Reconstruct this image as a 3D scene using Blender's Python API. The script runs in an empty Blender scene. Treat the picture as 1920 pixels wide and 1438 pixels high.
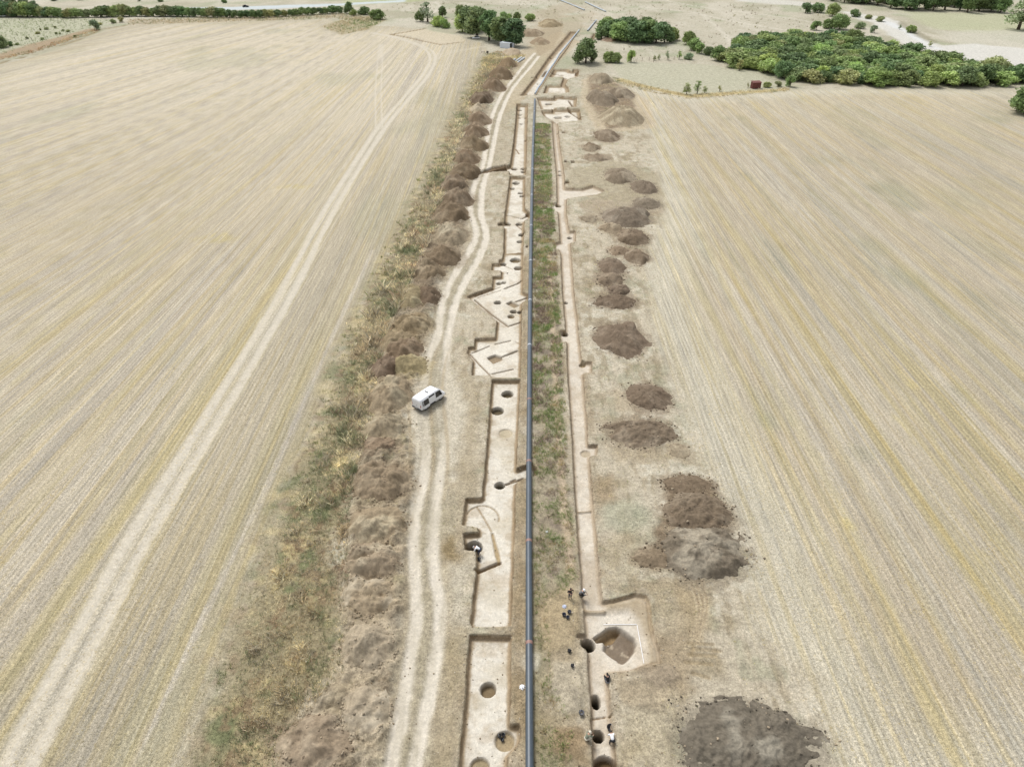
import bpy, math, random
import numpy as np
from mathutils import Vector, Matrix

# ------------------------------------------------------------------ camera, sky, sun, exposure
scene = bpy.context.scene
COL = scene.collection
H = 63.0                      # flying height in metres
FPX = 1280.0                  # focal length in photo pixels (photo is 1920 wide)
TH = math.atan(909.0 / FPX)   # camera pitch below the horizontal
cam_data = bpy.data.cameras.new("camera")
cam_data.sensor_width = 36.0
cam_data.lens = 36.0 * FPX / 1920.0
cam_data.clip_start = 0.5
cam_data.clip_end = 12000.0
cam = bpy.data.objects.new("camera", cam_data)
COL.objects.link(cam)
cam.location = (0, 0, H)
cam.rotation_euler = (math.pi / 2 - TH, 0, 0)
scene.camera = cam

SUN_EL, SUN_AZ = math.radians(58), math.radians(-35)   # azimuth from +Y towards +X
world = bpy.data.worlds.new("World")
scene.world = world
world.use_nodes = True
wn, wl = world.node_tree.nodes, world.node_tree.links
wn.clear()
sky = wn.new('ShaderNodeTexSky')
sky.sky_type = 'NISHITA'
sky.sun_disc = False
sky.sun_elevation = SUN_EL
sky.sun_rotation = SUN_AZ
sky.air_density = 1.0
sky.dust_density = 2.0
sky.ozone_density = 1.0
hsv = wn.new('ShaderNodeHueSaturation')
hsv.inputs['Saturation'].default_value = 0.28
wbg = wn.new('ShaderNodeBackground')
wbg.inputs['Strength'].default_value = 0.105
wout = wn.new('ShaderNodeOutputWorld')
wl.new(sky.outputs[0], hsv.inputs['Color'])
wl.new(hsv.outputs[0], wbg.inputs['Color'])
wl.new(wbg.outputs[0], wout.inputs['Surface'])

sun_data = bpy.data.lights.new("sun", 'SUN')
sun_data.energy = 1.5
sun_data.angle = math.radians(20)
sun_data.color = (1.0, 0.985, 0.96)
sun = bpy.data.objects.new("sun", sun_data)
COL.objects.link(sun)
sdir = Vector((math.sin(SUN_AZ) * math.cos(SUN_EL), math.cos(SUN_AZ) * math.cos(SUN_EL), math.sin(SUN_EL)))
sun.rotation_euler = sdir.to_track_quat('Z', 'Y').to_euler()
sun.location = (0, 0, 200)

scene.view_settings.view_transform = 'Standard'
scene.view_settings.look = 'None'
scene.view_settings.exposure = 0.86
scene.view_settings.gamma = 1.0

# ------------------------------------------------------------------ helpers
RNG = np.random.default_rng(7)
random.seed(7)
CT, ST = math.cos(TH), math.sin(TH)


def at(px, py, z=0.0):
    """Ground point (height z) that a photo pixel looks at."""
    dx, dv = px - 960.0, 719.0 - py
    d = (dx, FPX * CT + dv * ST, -FPX * ST + dv * CT)
    t = (z - H) / d[2]
    return (d[0] * t, d[1] * t)


def ats(pts, z=0.0):
    return [at(a, b, z) for a, b in pts]


def sc(py):
    """photo pixels per metre across, on the ground at row py"""
    return (py + 190.0) * CT / H


def vscale(py):
    """(pixels per metre along the ground towards the horizon, pixels per metre of height)"""
    y0 = at(960, py)[1]
    dep = math.atan2(H, y0)
    s = sc(py)
    off = dep - TH
    k = 1 / math.cos(off)
    return s * math.sin(dep) * k, s * math.cos(dep) * k


def crop(x0, y0, k, pts):
    return [(x0 + a / k, y0 + b / k) for a, b in pts]


def lin(c):
    c = np.asarray(c, float) / 255.0
    return np.where(c <= 0.04045, c / 12.92, ((c + 0.055) / 1.055) ** 2.4)


def S(r, g, b, k=1.45):
    """surface colour (albedo) of something that reads as this 8-bit colour in the daylight of the scene"""
    return lin((r, g, b)) / k


def _hash(ix, iy, seed):
    h = (ix.astype(np.int64) * 374761393 + iy.astype(np.int64) * 668265263 + seed * 982451653) & 0xFFFFFFFF
    h = ((h ^ (h >> 13)) * 1274126177) & 0xFFFFFFFF
    h = h ^ (h >> 16)
    return (h & 0xFFFF).astype(np.float32) / 65535.0


def vnoise(x, y, seed=0):
    ix, iy = np.floor(x), np.floor(y)
    fx, fy = (x - ix).astype(np.float32), (y - iy).astype(np.float32)
    fx = fx * fx * (3 - 2 * fx)
    fy = fy * fy * (3 - 2 * fy)
    a, b = _hash(ix, iy, seed), _hash(ix + 1, iy, seed)
    c, d = _hash(ix, iy + 1, seed), _hash(ix + 1, iy + 1, seed)
    return ((a + (b - a) * fx) * (1 - fy) + (c + (d - c) * fx) * fy) * 2 - 1


def fbm(x, y, scale, octv=3, seed=0, gain=0.5):
    s, amp, tot = 0, 1.0, 0
    f = 1.0 / scale
    for k in range(octv):
        s = s + amp * vnoise(x * f + 17.3 * k, y * f - 9.1 * k, seed + k * 31)
        tot += amp
        amp *= gain
        f *= 2.03
    return s / tot


def sstep(a, b, x):
    t = np.clip((x - a) / (b - a), 0, 1)
    return t * t * (3 - 2 * t)


def sdpoly(P, x, y):
    """signed distance to a closed polygon, negative inside"""
    d = np.full(x.shape, 1e9, np.float32)
    ins = np.zeros(x.shape, bool)
    n = len(P)
    for i in range(n):
        x0, y0 = P[i]
        x1, y1 = P[(i + 1) % n]
        ex, ey = x1 - x0, y1 - y0
        L = ex * ex + ey * ey + 1e-12
        t = np.clip(((x - x0) * ex + (y - y0) * ey) / L, 0, 1)
        d = np.minimum(d, (x - x0 - t * ex) ** 2 + (y - y0 - t * ey) ** 2)
        c = (y0 > y) != (y1 > y)
        xi = x0 + (y - y0) * ex / (ey if abs(ey) > 1e-12 else 1e-12)
        ins ^= c & (x < xi)
    d = np.sqrt(d)
    return np.where(ins, -d, d)


def sdline(P, x, y):
    d = np.full(x.shape, 1e9, np.float32)
    for i in range(len(P) - 1):
        x0, y0 = P[i]
        x1, y1 = P[i + 1]
        ex, ey = x1 - x0, y1 - y0
        L = ex * ex + ey * ey + 1e-12
        t = np.clip(((x - x0) * ex + (y - y0) * ey) / L, 0, 1)
        d = np.minimum(d, (x - x0 - t * ex) ** 2 + (y - y0 - t * ey) ** 2)
    return np.sqrt(d)


def spline(P, k=6):
    """Catmull-Rom through the points"""
    P = [np.array(p, float) for p in P]
    Q = [2 * P[0] - P[1]] + P + [2 * P[-1] - P[-2]]
    out = []
    for i in range(1, len(Q) - 2):
        for j in range(k):
            t = j / k
            a, b, c, d = Q[i - 1], Q[i], Q[i + 1], Q[i + 2]
            out.append(0.5 * ((2 * b) + (c - a) * t + (2 * a - 5 * b + 4 * c - d) * t * t + (3 * b - a - 3 * c + d) * t ** 3))
    out.append(P[-1])
    return [tuple(p) for p in out]


# ------------------------------------------------------------------ materials
def new_mat(name):
    m = bpy.data.materials.new(name)
    m.use_nodes = True
    nt = m.node_tree
    b = nt.nodes['Principled BSDF']
    return m, nt, b


def nd(nt, typ, **kw):
    n = nt.nodes.new(typ)
    for k, v in kw.items():
        setattr(n, k, v)
    return n


def noise(nt, vec, scale, detail=2.0, rough=0.5):
    n = nd(nt, 'ShaderNodeTexNoise')
    n.inputs['Scale'].default_value = scale
    n.inputs['Detail'].default_value = detail
    n.inputs['Roughness'].default_value = rough
    nt.links.new(vec, n.inputs['Vector'])
    return n.outputs['Fac']


def mathn(nt, op, a, b=None):
    n = nd(nt, 'ShaderNodeMath', operation=op)
    for i, v in enumerate((a, b)):
        if v is None:
            continue
        if isinstance(v, (int, float)):
            n.inputs[i].default_value = v
        else:
            nt.links.new(v, n.inputs[i])
    return n.outputs[0]


def maprange(nt, v, a, b, c, d):
    n = nd(nt, 'ShaderNodeMapRange')
    nt.links.new(v, n.inputs[0])
    for i, q in enumerate((a, b, c, d)):
        n.inputs[i + 1].default_value = q
    return n.outputs[0]


def mixc(nt, fac, a, b, mode='MIX'):
    n = nd(nt, 'ShaderNodeMix', data_type='RGBA', blend_type=mode)
    for i, v in ((0, fac), (6, a), (7, b)):
        if isinstance(v, (int, float)):
            n.inputs[i].default_value = v
        elif isinstance(v, (tuple, list, np.ndarray)):
            n.inputs[i].default_value = tuple(v) + (1.0,) if len(v) == 3 else tuple(v)
        else:
            nt.links.new(v, n.inputs[i])
    return n.outputs[2]


def ground_material():
    m, nt, b = new_mat("ground_soil")
    L = nt.links
    col = nd(nt, 'ShaderNodeAttribute', attribute_name="Col").outputs['Color']
    rowa = nd(nt, 'ShaderNodeAttribute', attribute_name="row")
    row = rowa.outputs['Vector']
    sep = nd(nt, 'ShaderNodeSeparateXYZ')
    L.new(row, sep.inputs[0])
    fld = sep.outputs['Z']
    sepu = sep.outputs['X']
    pos = nd(nt, 'ShaderNodeNewGeometry').outputs['Position']

    def rowvec(su, sv):
        n = nd(nt, 'ShaderNodeVectorMath', operation='MULTIPLY')
        L.new(row, n.inputs[0])
        n.inputs[1].default_value = (su, sv, 0)
        return n.outputs[0]
    s_fine = noise(nt, rowvec(3.2, 0.16), 1.0, 3.0, 0.6)       # drill rows, a third of a metre apart
    s_mid = noise(nt, rowvec(1.15, 0.020), 1.0, 4.0, 0.65)     # straw lines about a metre apart
    s_wide = noise(nt, rowvec(0.9, 0.012), 1.0, 3.0, 0.6)
    sp1 = noise(nt, pos, 6.5, 4.0, 0.8)
    sp2 = noise(nt, pos, 0.7, 4.0, 0.6)
    sp3 = noise(nt, pos, 2.6, 3.0, 0.7)
    sp4 = noise(nt, pos, 4.6, 2.0, 0.6)
    # multiplicative tone
    tone_f = mathn(nt, 'MULTIPLY', maprange(nt, s_fine, 0.3, 0.7, 0.84, 1.14), maprange(nt, s_mid, 0.34, 0.66, 0.89, 1.09))
    uu = mathn(nt, 'ADD', mathn(nt, 'MULTIPLY', sepu, 2 * math.pi / 0.66), mathn(nt, 'MULTIPLY', s_mid, 9.0))
    comb_ = mathn(nt, 'MULTIPLY', mathn(nt, 'SINE', uu), maprange(nt, noise(nt, rowvec(0.3, 0.05), 1.0, 2.0, 0.5), 0.4, 0.6, 0.03, 0.11))
    tone_f = mathn(nt, 'MULTIPLY', tone_f, mathn(nt, 'ADD', 1.0, comb_))
    tone_f = mathn(nt, 'MULTIPLY', tone_f, maprange(nt, sp1, 0.36, 0.64, 0.60, 1.40))
    tone_f = mathn(nt, 'MULTIPLY', tone_f, maprange(nt, sp3, 0.36, 0.64, 0.84, 1.16))
    tone_g = mathn(nt, 'MULTIPLY', maprange(nt, sp1, 0.36, 0.64, 0.76, 1.22), maprange(nt, sp2, 0.34, 0.66, 0.86, 1.14))
    tone_g = mathn(nt, 'MULTIPLY', tone_g, maprange(nt, sp3, 0.36, 0.64, 0.80, 1.20))
    patchy = maprange(nt, noise(nt, pos, 0.22, 3.0, 0.6), 0.42, 0.6, 0.0, 1.0)
    flecks = mathn(nt, 'MULTIPLY', maprange(nt, sp4, 0.58, 0.66, 1.0, 0.60), maprange(nt, sp4, 0.42, 0.34, 1.0, 1.30))
    tone_g = mathn(nt, 'MULTIPLY', tone_g, mathn(nt, 'ADD', 1.0, mathn(nt, 'MULTIPLY', patchy, mathn(nt, 'SUBTRACT', flecks, 1.0))))
    soft = mathn(nt, 'SUBTRACT', 1.0, mathn(nt, 'MULTIPLY', rowa.outputs['Alpha'], 0.0))
    mx = nd(nt, 'ShaderNodeMix', data_type='FLOAT')
    L.new(fld, mx.inputs[0])
    L.new(tone_g, mx.inputs[2])
    L.new(tone_f, mx.inputs[3])
    sm = nd(nt, 'ShaderNodeAttribute', attribute_name="smoothness").outputs['Fac']   # trodden dust and scraped clay carry less grain
    mx2 = nd(nt, 'ShaderNodeMix', data_type='FLOAT')
    L.new(sm, mx2.inputs[0])
    L.new(mx.outputs[0], mx2.inputs[2])
    sfac = mathn(nt, 'ADD', 0.72, mathn(nt, 'MULTIPLY', tone_g, 0.28))
    L.new(sfac, mx2.inputs[3])
    # straw yellow and grey-green swaths in the stubble
    yel = mathn(nt, 'MULTIPLY', maprange(nt, s_wide, 0.52, 0.60, 0.0, 0.62), fld)
    c1 = mixc(nt, yel, col, mixc(nt, 1.0, col, (1.0, 0.945, 0.76), 'MULTIPLY'))
    gry = mathn(nt, 'MULTIPLY', maprange(nt, s_mid, 0.52, 0.36, 0.0, 0.6), fld)
    c2 = mixc(nt, gry, c1, mixc(nt, 1.0, c1, (0.93, 0.96, 1.02), 'MULTIPLY'))
    comb = nd(nt, 'ShaderNodeCombineColor')
    for i in range(3):
        L.new(mx2.outputs[0], comb.inputs[i])
    fin = mixc(nt, 1.0, c2, comb.outputs[0], 'MULTIPLY')
    L.new(fin, b.inputs['Base Color'])
    b.inputs['Roughness'].default_value = 0.95
    b.inputs['Specular IOR Level'].default_value = 0.1
    hgt = mathn(nt, 'ADD', mathn(nt, 'MULTIPLY', sp1, 0.10), mathn(nt, 'MULTIPLY', mathn(nt, 'MULTIPLY', s_fine, fld), 0.10))
    hgt = mathn(nt, 'MULTIPLY', hgt, mathn(nt, 'SUBTRACT', 1.0, mathn(nt, 'MULTIPLY', sm, 0.75)))
    bp = nd(nt, 'ShaderNodeBump')
    bp.inputs['Strength'].default_value = 0.8
    bp.inputs['Distance'].default_value = 1.0
    L.new(hgt, bp.inputs['Height'])
    L.new(bp.outputs[0], b.inputs['Normal'])
    return m


def col_material(name, rough=0.9, k1=(2.2, 0.75, 1.25), bump=0.0, transl=0.0, objcol=False):
    """surface whose colour is the mesh's own Col attribute, broken up by noise"""
    m, nt, b = new_mat(name)
    L = nt.links
    col = nd(nt, 'ShaderNodeAttribute', attribute_name="Col").outputs['Color']
    pos = nd(nt, 'ShaderNodeNewGeometry').outputs['Position']
    n1 = noise(nt, pos, k1[0], 4.0, 0.7)
    f = maprange(nt, n1, 0.3, 0.7, k1[1], k1[2])
    comb = nd(nt, 'ShaderNodeCombineColor')
    for i in range(3):
        L.new(f, comb.inputs[i])
    c = mixc(nt, 1.0, col, comb.outputs[0], 'MULTIPLY')
    if objcol:
        oi = nd(nt, 'ShaderNodeObjectInfo')
        c = mixc(nt, 1.0, c, oi.outputs['Color'], 'MULTIPLY')
    L.new(c, b.inputs['Base Color'])
    b.inputs['Roughness'].default_value = rough
    b.inputs['Specular IOR Level'].default_value = 0.15
    if bump:
        bp = nd(nt, 'ShaderNodeBump')
        bp.inputs['Strength'].default_value = 0.9
        bp.inputs['Distance'].default_value = 1.0
        L.new(mathn(nt, 'MULTIPLY', n1, bump), bp.inputs['Height'])
        L.new(bp.outputs[0], b.inputs['Normal'])
    if transl:
        tr = nd(nt, 'ShaderNodeBsdfTranslucent')
        L.new(c, tr.inputs['Color'])
        mx = nd(nt, 'ShaderNodeMixShader')
        mx.inputs[0].default_value = transl
        out = nt.nodes['Material Output']
        L.new(b.outputs[0], mx.inputs[1])
        L.new(tr.outputs[0], mx.inputs[2])
        L.new(mx.outputs[0], out.inputs['Surface'])
    return m


def plain(name, c, rough=0.5, metal=0.0, var=0.12, scale=3.0, spec=0.5):
    m, nt, b = new_mat(name)
    pos = nd(nt, 'ShaderNodeTexCoord').outputs['Object']
    n = noise(nt, pos, scale, 4.0, 0.6)
    c = np.asarray(c, float)
    out = mixc(nt, maprange(nt, n, 0.3, 0.7, 0.0, 1.0), tuple(c * (1 - var)), tuple(np.minimum(c * (1 + var), 0.95)))
    nt.links.new(out, b.inputs['Base Color'])
    b.inputs['Roughness'].default_value = rough
    b.inputs['Metallic'].default_value = metal
    b.inputs['Specular IOR Level'].default_value = spec
    return m


M_GROUND = ground_material()
M_HEAP = col_material("spoil_soil", 0.95, (2.6, 0.72, 1.28), bump=0.12)
M_CLOD = col_material("clod_soil", 0.95, (3.0, 0.8, 1.2))
M_GRASS = col_material("dry_grass", 0.8, (1.5, 0.85, 1.15), transl=0.15)
M_LEAF = col_material("leaves", 0.6, (0.6, 0.8, 1.2), transl=0.22, objcol=True)
M_BARK = plain("bark", (0.10, 0.075, 0.055), 0.9)
M_PIPE = plain("pipe_coating", (0.050, 0.066, 0.082), 0.42, 0.0, 0.16, 0.7, 0.5)
M_PIPE.node_tree.nodes['Principled BSDF'].inputs['Coat Weight'].default_value = 0.25
M_PIPE.node_tree.nodes['Principled BSDF'].inputs['Coat Roughness'].default_value = 0.5
M_PIPE2 = plain("pale_pipe", (0.36, 0.40, 0.43), 0.4, 0.0, 0.10, 0.7)  # paler base colour for the far pipe runs
M_WELD = plain("weld_wrap", (0.26, 0.15, 0.12), 0.6)
M_WELDP = plain("pale_weld_wrap", (0.40, 0.42, 0.45), 0.5)
M_WHITE = plain("white_paint", (0.80, 0.80, 0.80), 0.3, 0.0, 0.03)
M_GLASS = plain("dark_glass", (0.018, 0.02, 0.024), 0.08)
M_BLACK = plain("black_rubber", (0.022, 0.022, 0.024), 0.7)
M_SHADE_UNDER = plain("shade_and_underbody", (0.02, 0.019, 0.018), 0.9)  # near-black painted as shade behind open doors; also the van underside
M_STEEL = plain("steel", (0.45, 0.46, 0.47), 0.4, 0.6)
M_GREYP = plain("grey_plastic", (0.10, 0.10, 0.11), 0.5)
M_RED = plain("red_lens", (0.35, 0.03, 0.02), 0.3)
M_LAMP = plain("lamp_lens", (0.7, 0.7, 0.68), 0.15)
M_RUST = plain("rusty_sheet", (0.15, 0.050, 0.038), 0.8, 0.0, 0.3)
M_CONT = plain("container_paint", (0.64, 0.68, 0.72), 0.5, 0.0, 0.06)
M_WOOD = plain("weathered_wood", (0.13, 0.11, 0.09), 0.9)
M_SKIN = plain("skin", (0.42, 0.25, 0.17), 0.6)
M_HAIR = plain("dark_hair", (0.02, 0.016, 0.013), 0.7)
M_ZINC = plain("galvanised_pipe", (0.50, 0.53, 0.56), 0.45)
CLOTH = {k: plain(k + "_cloth", v, 0.9, 0.0, 0.1, 8.0) for k, v in dict(
    black=(0.015, 0.015, 0.017), navy=(0.022, 0.028, 0.055), white=(0.80, 0.81, 0.82), grey=(0.16, 0.16, 0.17),
    olive=(0.20, 0.22, 0.16), cream=(0.60, 0.55, 0.44), red=(0.35, 0.07, 0.06)).items()}


# ------------------------------------------------------------------ mesh building
def tag(o, label=None, cat=None, group=None, kind=None):
    for k, v in (("label", label), ("category", cat), ("group", group), ("kind", kind)):
        if v:
            o[k] = v
    return o


def empty(name, loc, rz=0.0):
    o = bpy.data.objects.new(name, None)
    COL.objects.link(o)
    o.location = loc
    o.rotation_euler = (0, 0, rz)
    o.empty_display_size = 0.3
    return o


def mesh_np(name, V, F, mat, col=None, parent=None, smooth=True, loc=None):
    """V (n,3), F (m,k) integer faces all of k corners; col (n,3) per vertex"""
    V = np.asarray(V, np.float32)
    F = np.asarray(F, np.int32)
    me = bpy.data.meshes.new(name)
    me.vertices.add(len(V))
    me.vertices.foreach_set('co', V.ravel())
    m, k = F.shape
    me.loops.add(m * k)
    me.loops.foreach_set('vertex_index', F.ravel())
    me.polygons.add(m)
    me.polygons.foreach_set('loop_start', np.arange(0, m * k, k, dtype=np.int32))
    me.update(calc_edges=True)
    if smooth:
        me.polygons.foreach_set('use_smooth', np.ones(m, bool))
    if col is not None:
        a = me.attributes.new("Col", 'FLOAT_COLOR', 'POINT')
        c4 = np.ones((len(V), 4), np.float32)
        c4[:, :3] = col
        a.data.foreach_set('color', c4.ravel())
    me.materials.append(mat)
    o = bpy.data.objects.new(name, me)
    COL.objects.link(o)
    if parent is not None:
        o.parent = parent
    if loc is not None:
        o.location = loc
    return o


class MB:
    """collects simple solids into one mesh"""

    def __init__(s):
        s.v, s.f = [], []

    def add(s, v, f):
        n = len(s.v)
        s.v += [tuple(p) for p in v]
        s.f += [tuple(i + n for i in q) for q in f]
        return s

    def box(s, c, d, M=None):
        x, y, z = (q / 2 for q in d)
        v = [Vector((c[0] + i * x, c[1] + j * y, c[2] + k * z)) for i in (-1, 1) for j in (-1, 1) for k in (-1, 1)]
        if M is not None:
            v = [M @ p for p in v]
        return s.add(v, [(0, 1, 3, 2), (4, 6, 7, 5), (0, 4, 5, 1), (2, 3, 7, 6), (0, 2, 6, 4), (1, 5, 7, 3)])

    def tube(s, P, r, n=12, caps=True):
        P = [Vector(p) for p in P]
        R = r if isinstance(r, (list, tuple)) else [r] * len(P)
        rings = []
        for i, p in enumerate(P):
            t = (P[min(i + 1, len(P) - 1)] - P[max(i - 1, 0)]).normalized()
            a = t.cross(Vector((0, 0, 1)))
            a = a.normalized() if a.length > 1e-4 else Vector((1, 0, 0))
            b = a.cross(t)
            rings.append([p + (a * math.cos(2 * math.pi * k / n) + b * math.sin(2 * math.pi * k / n)) * R[i] for k in range(n)])
        v = [q for g in rings for q in g]
        f = [(i * n + k, i * n + (k + 1) % n, (i + 1) * n + (k + 1) % n, (i + 1) * n + k) for i in range(len(P) - 1) for k in range(n)]
        if caps:
            f += [tuple(range(n))[::-1], tuple((len(P) - 1) * n + k for k in range(n))]
        return s.add(v, f)

    def lathe(s, prof, n=20, c=(0, 0, 0)):
        v = [(c[0] + r * math.cos(2 * math.pi * k / n), c[1] + r * math.sin(2 * math.pi * k / n), c[2] + z) for r, z in prof for k in range(n)]
        f = [(i * n + k, i * n + (k + 1) % n, (i + 1) * n + (k + 1) % n, (i + 1) * n + k) for i in range(len(prof) - 1) for k in range(n)]
        return s.add(v, f)

    def prism(s, poly, off):
        """closed 3-D polygon swept by a vector"""
        n = len(poly)
        off = Vector(off)
        v = [Vector(p) for p in poly] + [Vector(p) + off for p in poly]
        f = [tuple(range(n))[::-1], tuple(range(n, 2 * n))] + [(i, (i + 1) % n, n + (i + 1) % n, n + i) for i in range(n)]
        return s.add(v, f)

    def build(s, name, mat, parent=None, smooth=False, bevel=0.0):
        me = bpy.data.meshes.new(name)
        me.from_pydata([tuple(p) for p in s.v], [], s.f)
        import bmesh
        bm = bmesh.new()
        bm.from_mesh(me)
        bmesh.ops.recalc_face_normals(bm, faces=bm.faces)
        if bevel:
            bmesh.ops.bevel(bm, geom=[e for e in bm.edges if len(e.link_faces) == 2 and e.calc_face_angle(0) > 0.6], offset=bevel, segments=2, affect='EDGES')
        bm.to_mesh(me)
        bm.free()
        if smooth:
            me.polygons.foreach_set('use_smooth', np.ones(len(me.polygons), bool))
        me.materials.append(mat)
        o = bpy.data.objects.new(name, me)
        COL.objects.link(o)
        if parent is not None:
            o.parent = parent
        return o


def copy_tree(o, parent=None):
    c = o.copy()
    COL.objects.link(c)
    if parent is not None:
        c.parent = parent
    for k in list(o.children):
        copy_tree(k, c)
    return c


# ------------------------------------------------------------------ the ground: one sheet, cut along its uses into setting objects
def ground_lines():
    ys, y = [], 14.0
    while y < 700:
        ys.append(y)
        R2 = y * y + H * H
        y += max(0.105, min(0.50 * R2 / (H * 683), 4.0))
    step = 4.0
    while y < 6000:
        ys.append(y)
        step *= 1.25
        y += step
    half = list(np.arange(0, 32, 0.13)) + list(np.arange(32, 66, 0.26))
    x, st = 66.0, 0.28
    while x < 4500:
        half.append(x)
        x += st
        st = min(st * 1.05, 2.2) if x < 420 else st * 1.3
    half = np.array(half)
    xs = np.concatenate([-half[:0:-1], half])
    return xs.astype(np.float32), np.array(ys, np.float32)


GX, GY = ground_lines()
NX, NY = len(GX), len(GY)
X, Y = np.meshgrid(GX, GY)
DY = np.gradient(GY)
DX = np.gradient(GX)
Z = np.zeros((NY, NX), np.float32)
C = np.zeros((NY, NX, 3), np.float32)
FLD = np.zeros((NY, NX), np.float32)
SMO = np.zeros((NY, NX), np.float32)
CLS = np.zeros((NY, NX), np.int8)
PIT = np.full((NY, NX), -1, np.int16)


def region(P, pad=3.0):
    xs = [p[0] for p in P]
    ys = [p[1] for p in P]
    i0, i1 = np.searchsorted(GX, min(xs) - pad), np.searchsorted(GX, max(xs) + pad)
    j0, j1 = np.searchsorted(GY, min(ys) - pad), np.searchsorted(GY, max(ys) + pad)
    return slice(max(j0 - 1, 0), min(j1 + 1, NY)), slice(max(i0 - 1, 0), min(i1 + 1, NX))


def area(P, pad=3.0):
    sl = region(P, pad)
    return sl, sdpoly(P, X[sl], Y[sl])


def blend(sl, m, c):
    m = m[..., None]
    C[sl] = C[sl] * (1 - m) + np.asarray(c, np.float32) * m


def vary(sl, base, *terms):
    """colour field: base plus (amount image, colour) blends"""
    out = np.broadcast_to(np.asarray(base, np.float32), X[sl].shape + (3,)).copy()
    for m, c in terms:
        m = np.clip(m, 0, 1)[..., None]
        out = out * (1 - m) + np.asarray(c, np.float32) * m
    return out


ALL = (slice(0, NY), slice(0, NX))
n_big = fbm(X, Y, 60, 3, 1)
n_med = fbm(X, Y, 9, 4, 2)
n_sml = fbm(X, Y, 1.6, 3, 3)
n_tin = fbm(X, Y, 0.5, 2, 4)
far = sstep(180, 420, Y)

# plain soil of the working strip and the open country beyond
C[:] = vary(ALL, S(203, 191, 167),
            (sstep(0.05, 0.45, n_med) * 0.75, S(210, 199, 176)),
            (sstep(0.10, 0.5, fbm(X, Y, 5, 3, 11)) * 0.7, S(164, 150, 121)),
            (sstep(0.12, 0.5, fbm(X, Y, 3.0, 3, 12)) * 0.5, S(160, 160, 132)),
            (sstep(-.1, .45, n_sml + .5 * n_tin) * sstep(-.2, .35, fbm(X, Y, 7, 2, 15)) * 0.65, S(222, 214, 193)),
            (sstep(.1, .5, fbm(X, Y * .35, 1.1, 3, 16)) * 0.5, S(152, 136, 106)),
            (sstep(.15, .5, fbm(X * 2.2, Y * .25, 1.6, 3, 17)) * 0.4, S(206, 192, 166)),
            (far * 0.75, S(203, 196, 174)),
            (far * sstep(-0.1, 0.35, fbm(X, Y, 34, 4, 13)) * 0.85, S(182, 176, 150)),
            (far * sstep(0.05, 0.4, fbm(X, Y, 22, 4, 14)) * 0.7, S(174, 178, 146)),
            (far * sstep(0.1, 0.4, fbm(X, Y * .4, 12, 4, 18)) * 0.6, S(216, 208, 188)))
Z += 0.05 * n_med + 0.035 * n_sml
Z += 0.25 * far * fbm(X, Y, 20, 2, 19)

# --- stubble fields
U = X.copy()
V = Y.copy()
tl = sstep(-22, -150, X)
U = X - 0.27 * tl * (Y - 60)
PL_FIELD = ats([(-900, 1560), (-900, 420), (-60, 145), (0, 122), (60, 108), (135, 83), (190, 60), (240, 47), (330, 42), (470, 40), (620, 36), (630, 50), (660, 56), (700, 50), (745, 50), (800, 58),
                (850, 68), (905, 82), (912, 96), (888, 140), (850, 215), (800, 330), (755, 420), (716, 500), (640, 640), (590, 790), (512, 960), (455, 1120), (410, 1240), (350, 1438), (320, 1560)])
PR_FIELD = ats([(1170, 152), (1215, 168), (1300, 184), (1400, 176), (1480, 170), (1600, 166), (1920, 171), (2700, 170), (2900, 1560), (1620, 1560), (1560, 1438), (1500, 1290), (1400, 1180), (1395, 1000), (1300, 850), (1255, 700),
                (1215, 600), (1210, 500), (1235, 400), (1225, 300), (1205, 230), (1190, 200)])
sd = sdpoly(PL_FIELD, X, Y)
wgl = sstep(0.9, -0.9, sd + 0.9 * n_sml + 0.6 * n_med)
sd_lf = sd
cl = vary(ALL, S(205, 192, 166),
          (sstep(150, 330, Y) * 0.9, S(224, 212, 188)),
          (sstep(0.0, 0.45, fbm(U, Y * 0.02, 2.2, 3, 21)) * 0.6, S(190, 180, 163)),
          (sstep(0.05, 0.42, fbm(U + 40, Y * 0.02, 1.8, 3, 22)) * (0.5 - .25 * sstep(90, 250, Y)), S(195, 182, 139)),
          (sstep(0.1, 0.45, fbm(U - 40, Y * 0.015, 1.6, 3, 23)) * 0.6, S(213, 202, 180)),
          (sstep(0.25, 0.6, fbm(X, Y * 0.5, 16, 3, 24)) * 0.35, S(180, 178, 150)))
# the brown-grey margin beside the working strip
cl = cl * (1 - (0.45 * sstep(-26, -2, sd))[..., None]) + S(183, 173, 147) * (0.45 * sstep(-26, -2, sd))[..., None]
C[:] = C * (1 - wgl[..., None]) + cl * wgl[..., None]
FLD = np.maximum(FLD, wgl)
CLS[sd < 0] = 1
sd = sdpoly(PR_FIELD, X, Y)
wgr = sstep(2.0, -4.0, sd + 2.0 * n_med + 1.0 * n_sml)
cr = vary(ALL, S(198, 185, 160),
          (sstep(190, 330, Y) * 0.75, S(216, 203, 174)),
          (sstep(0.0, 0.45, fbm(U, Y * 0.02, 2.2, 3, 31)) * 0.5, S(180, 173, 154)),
          (sstep(0.08, 0.42, fbm(U + 33, Y * 0.02, 1.6, 3, 32)) * (.7 - .3 * sstep(90, 220, Y)), S(196, 181, 136)),
          (sstep(0.1, 0.45, fbm(U - 13, Y * 0.015, 1.4, 3, 33)) * 0.5, S(208, 199, 180)),
          (sstep(0.12, 0.5, fbm(X, Y * 0.6, 17, 3, 34)) * 0.3 * sstep(-.3, .3, fbm(U, Y * .04, 2.0, 3, 36)), S(166, 166, 138)))
edge = sstep(-15, -3, sd)
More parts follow.
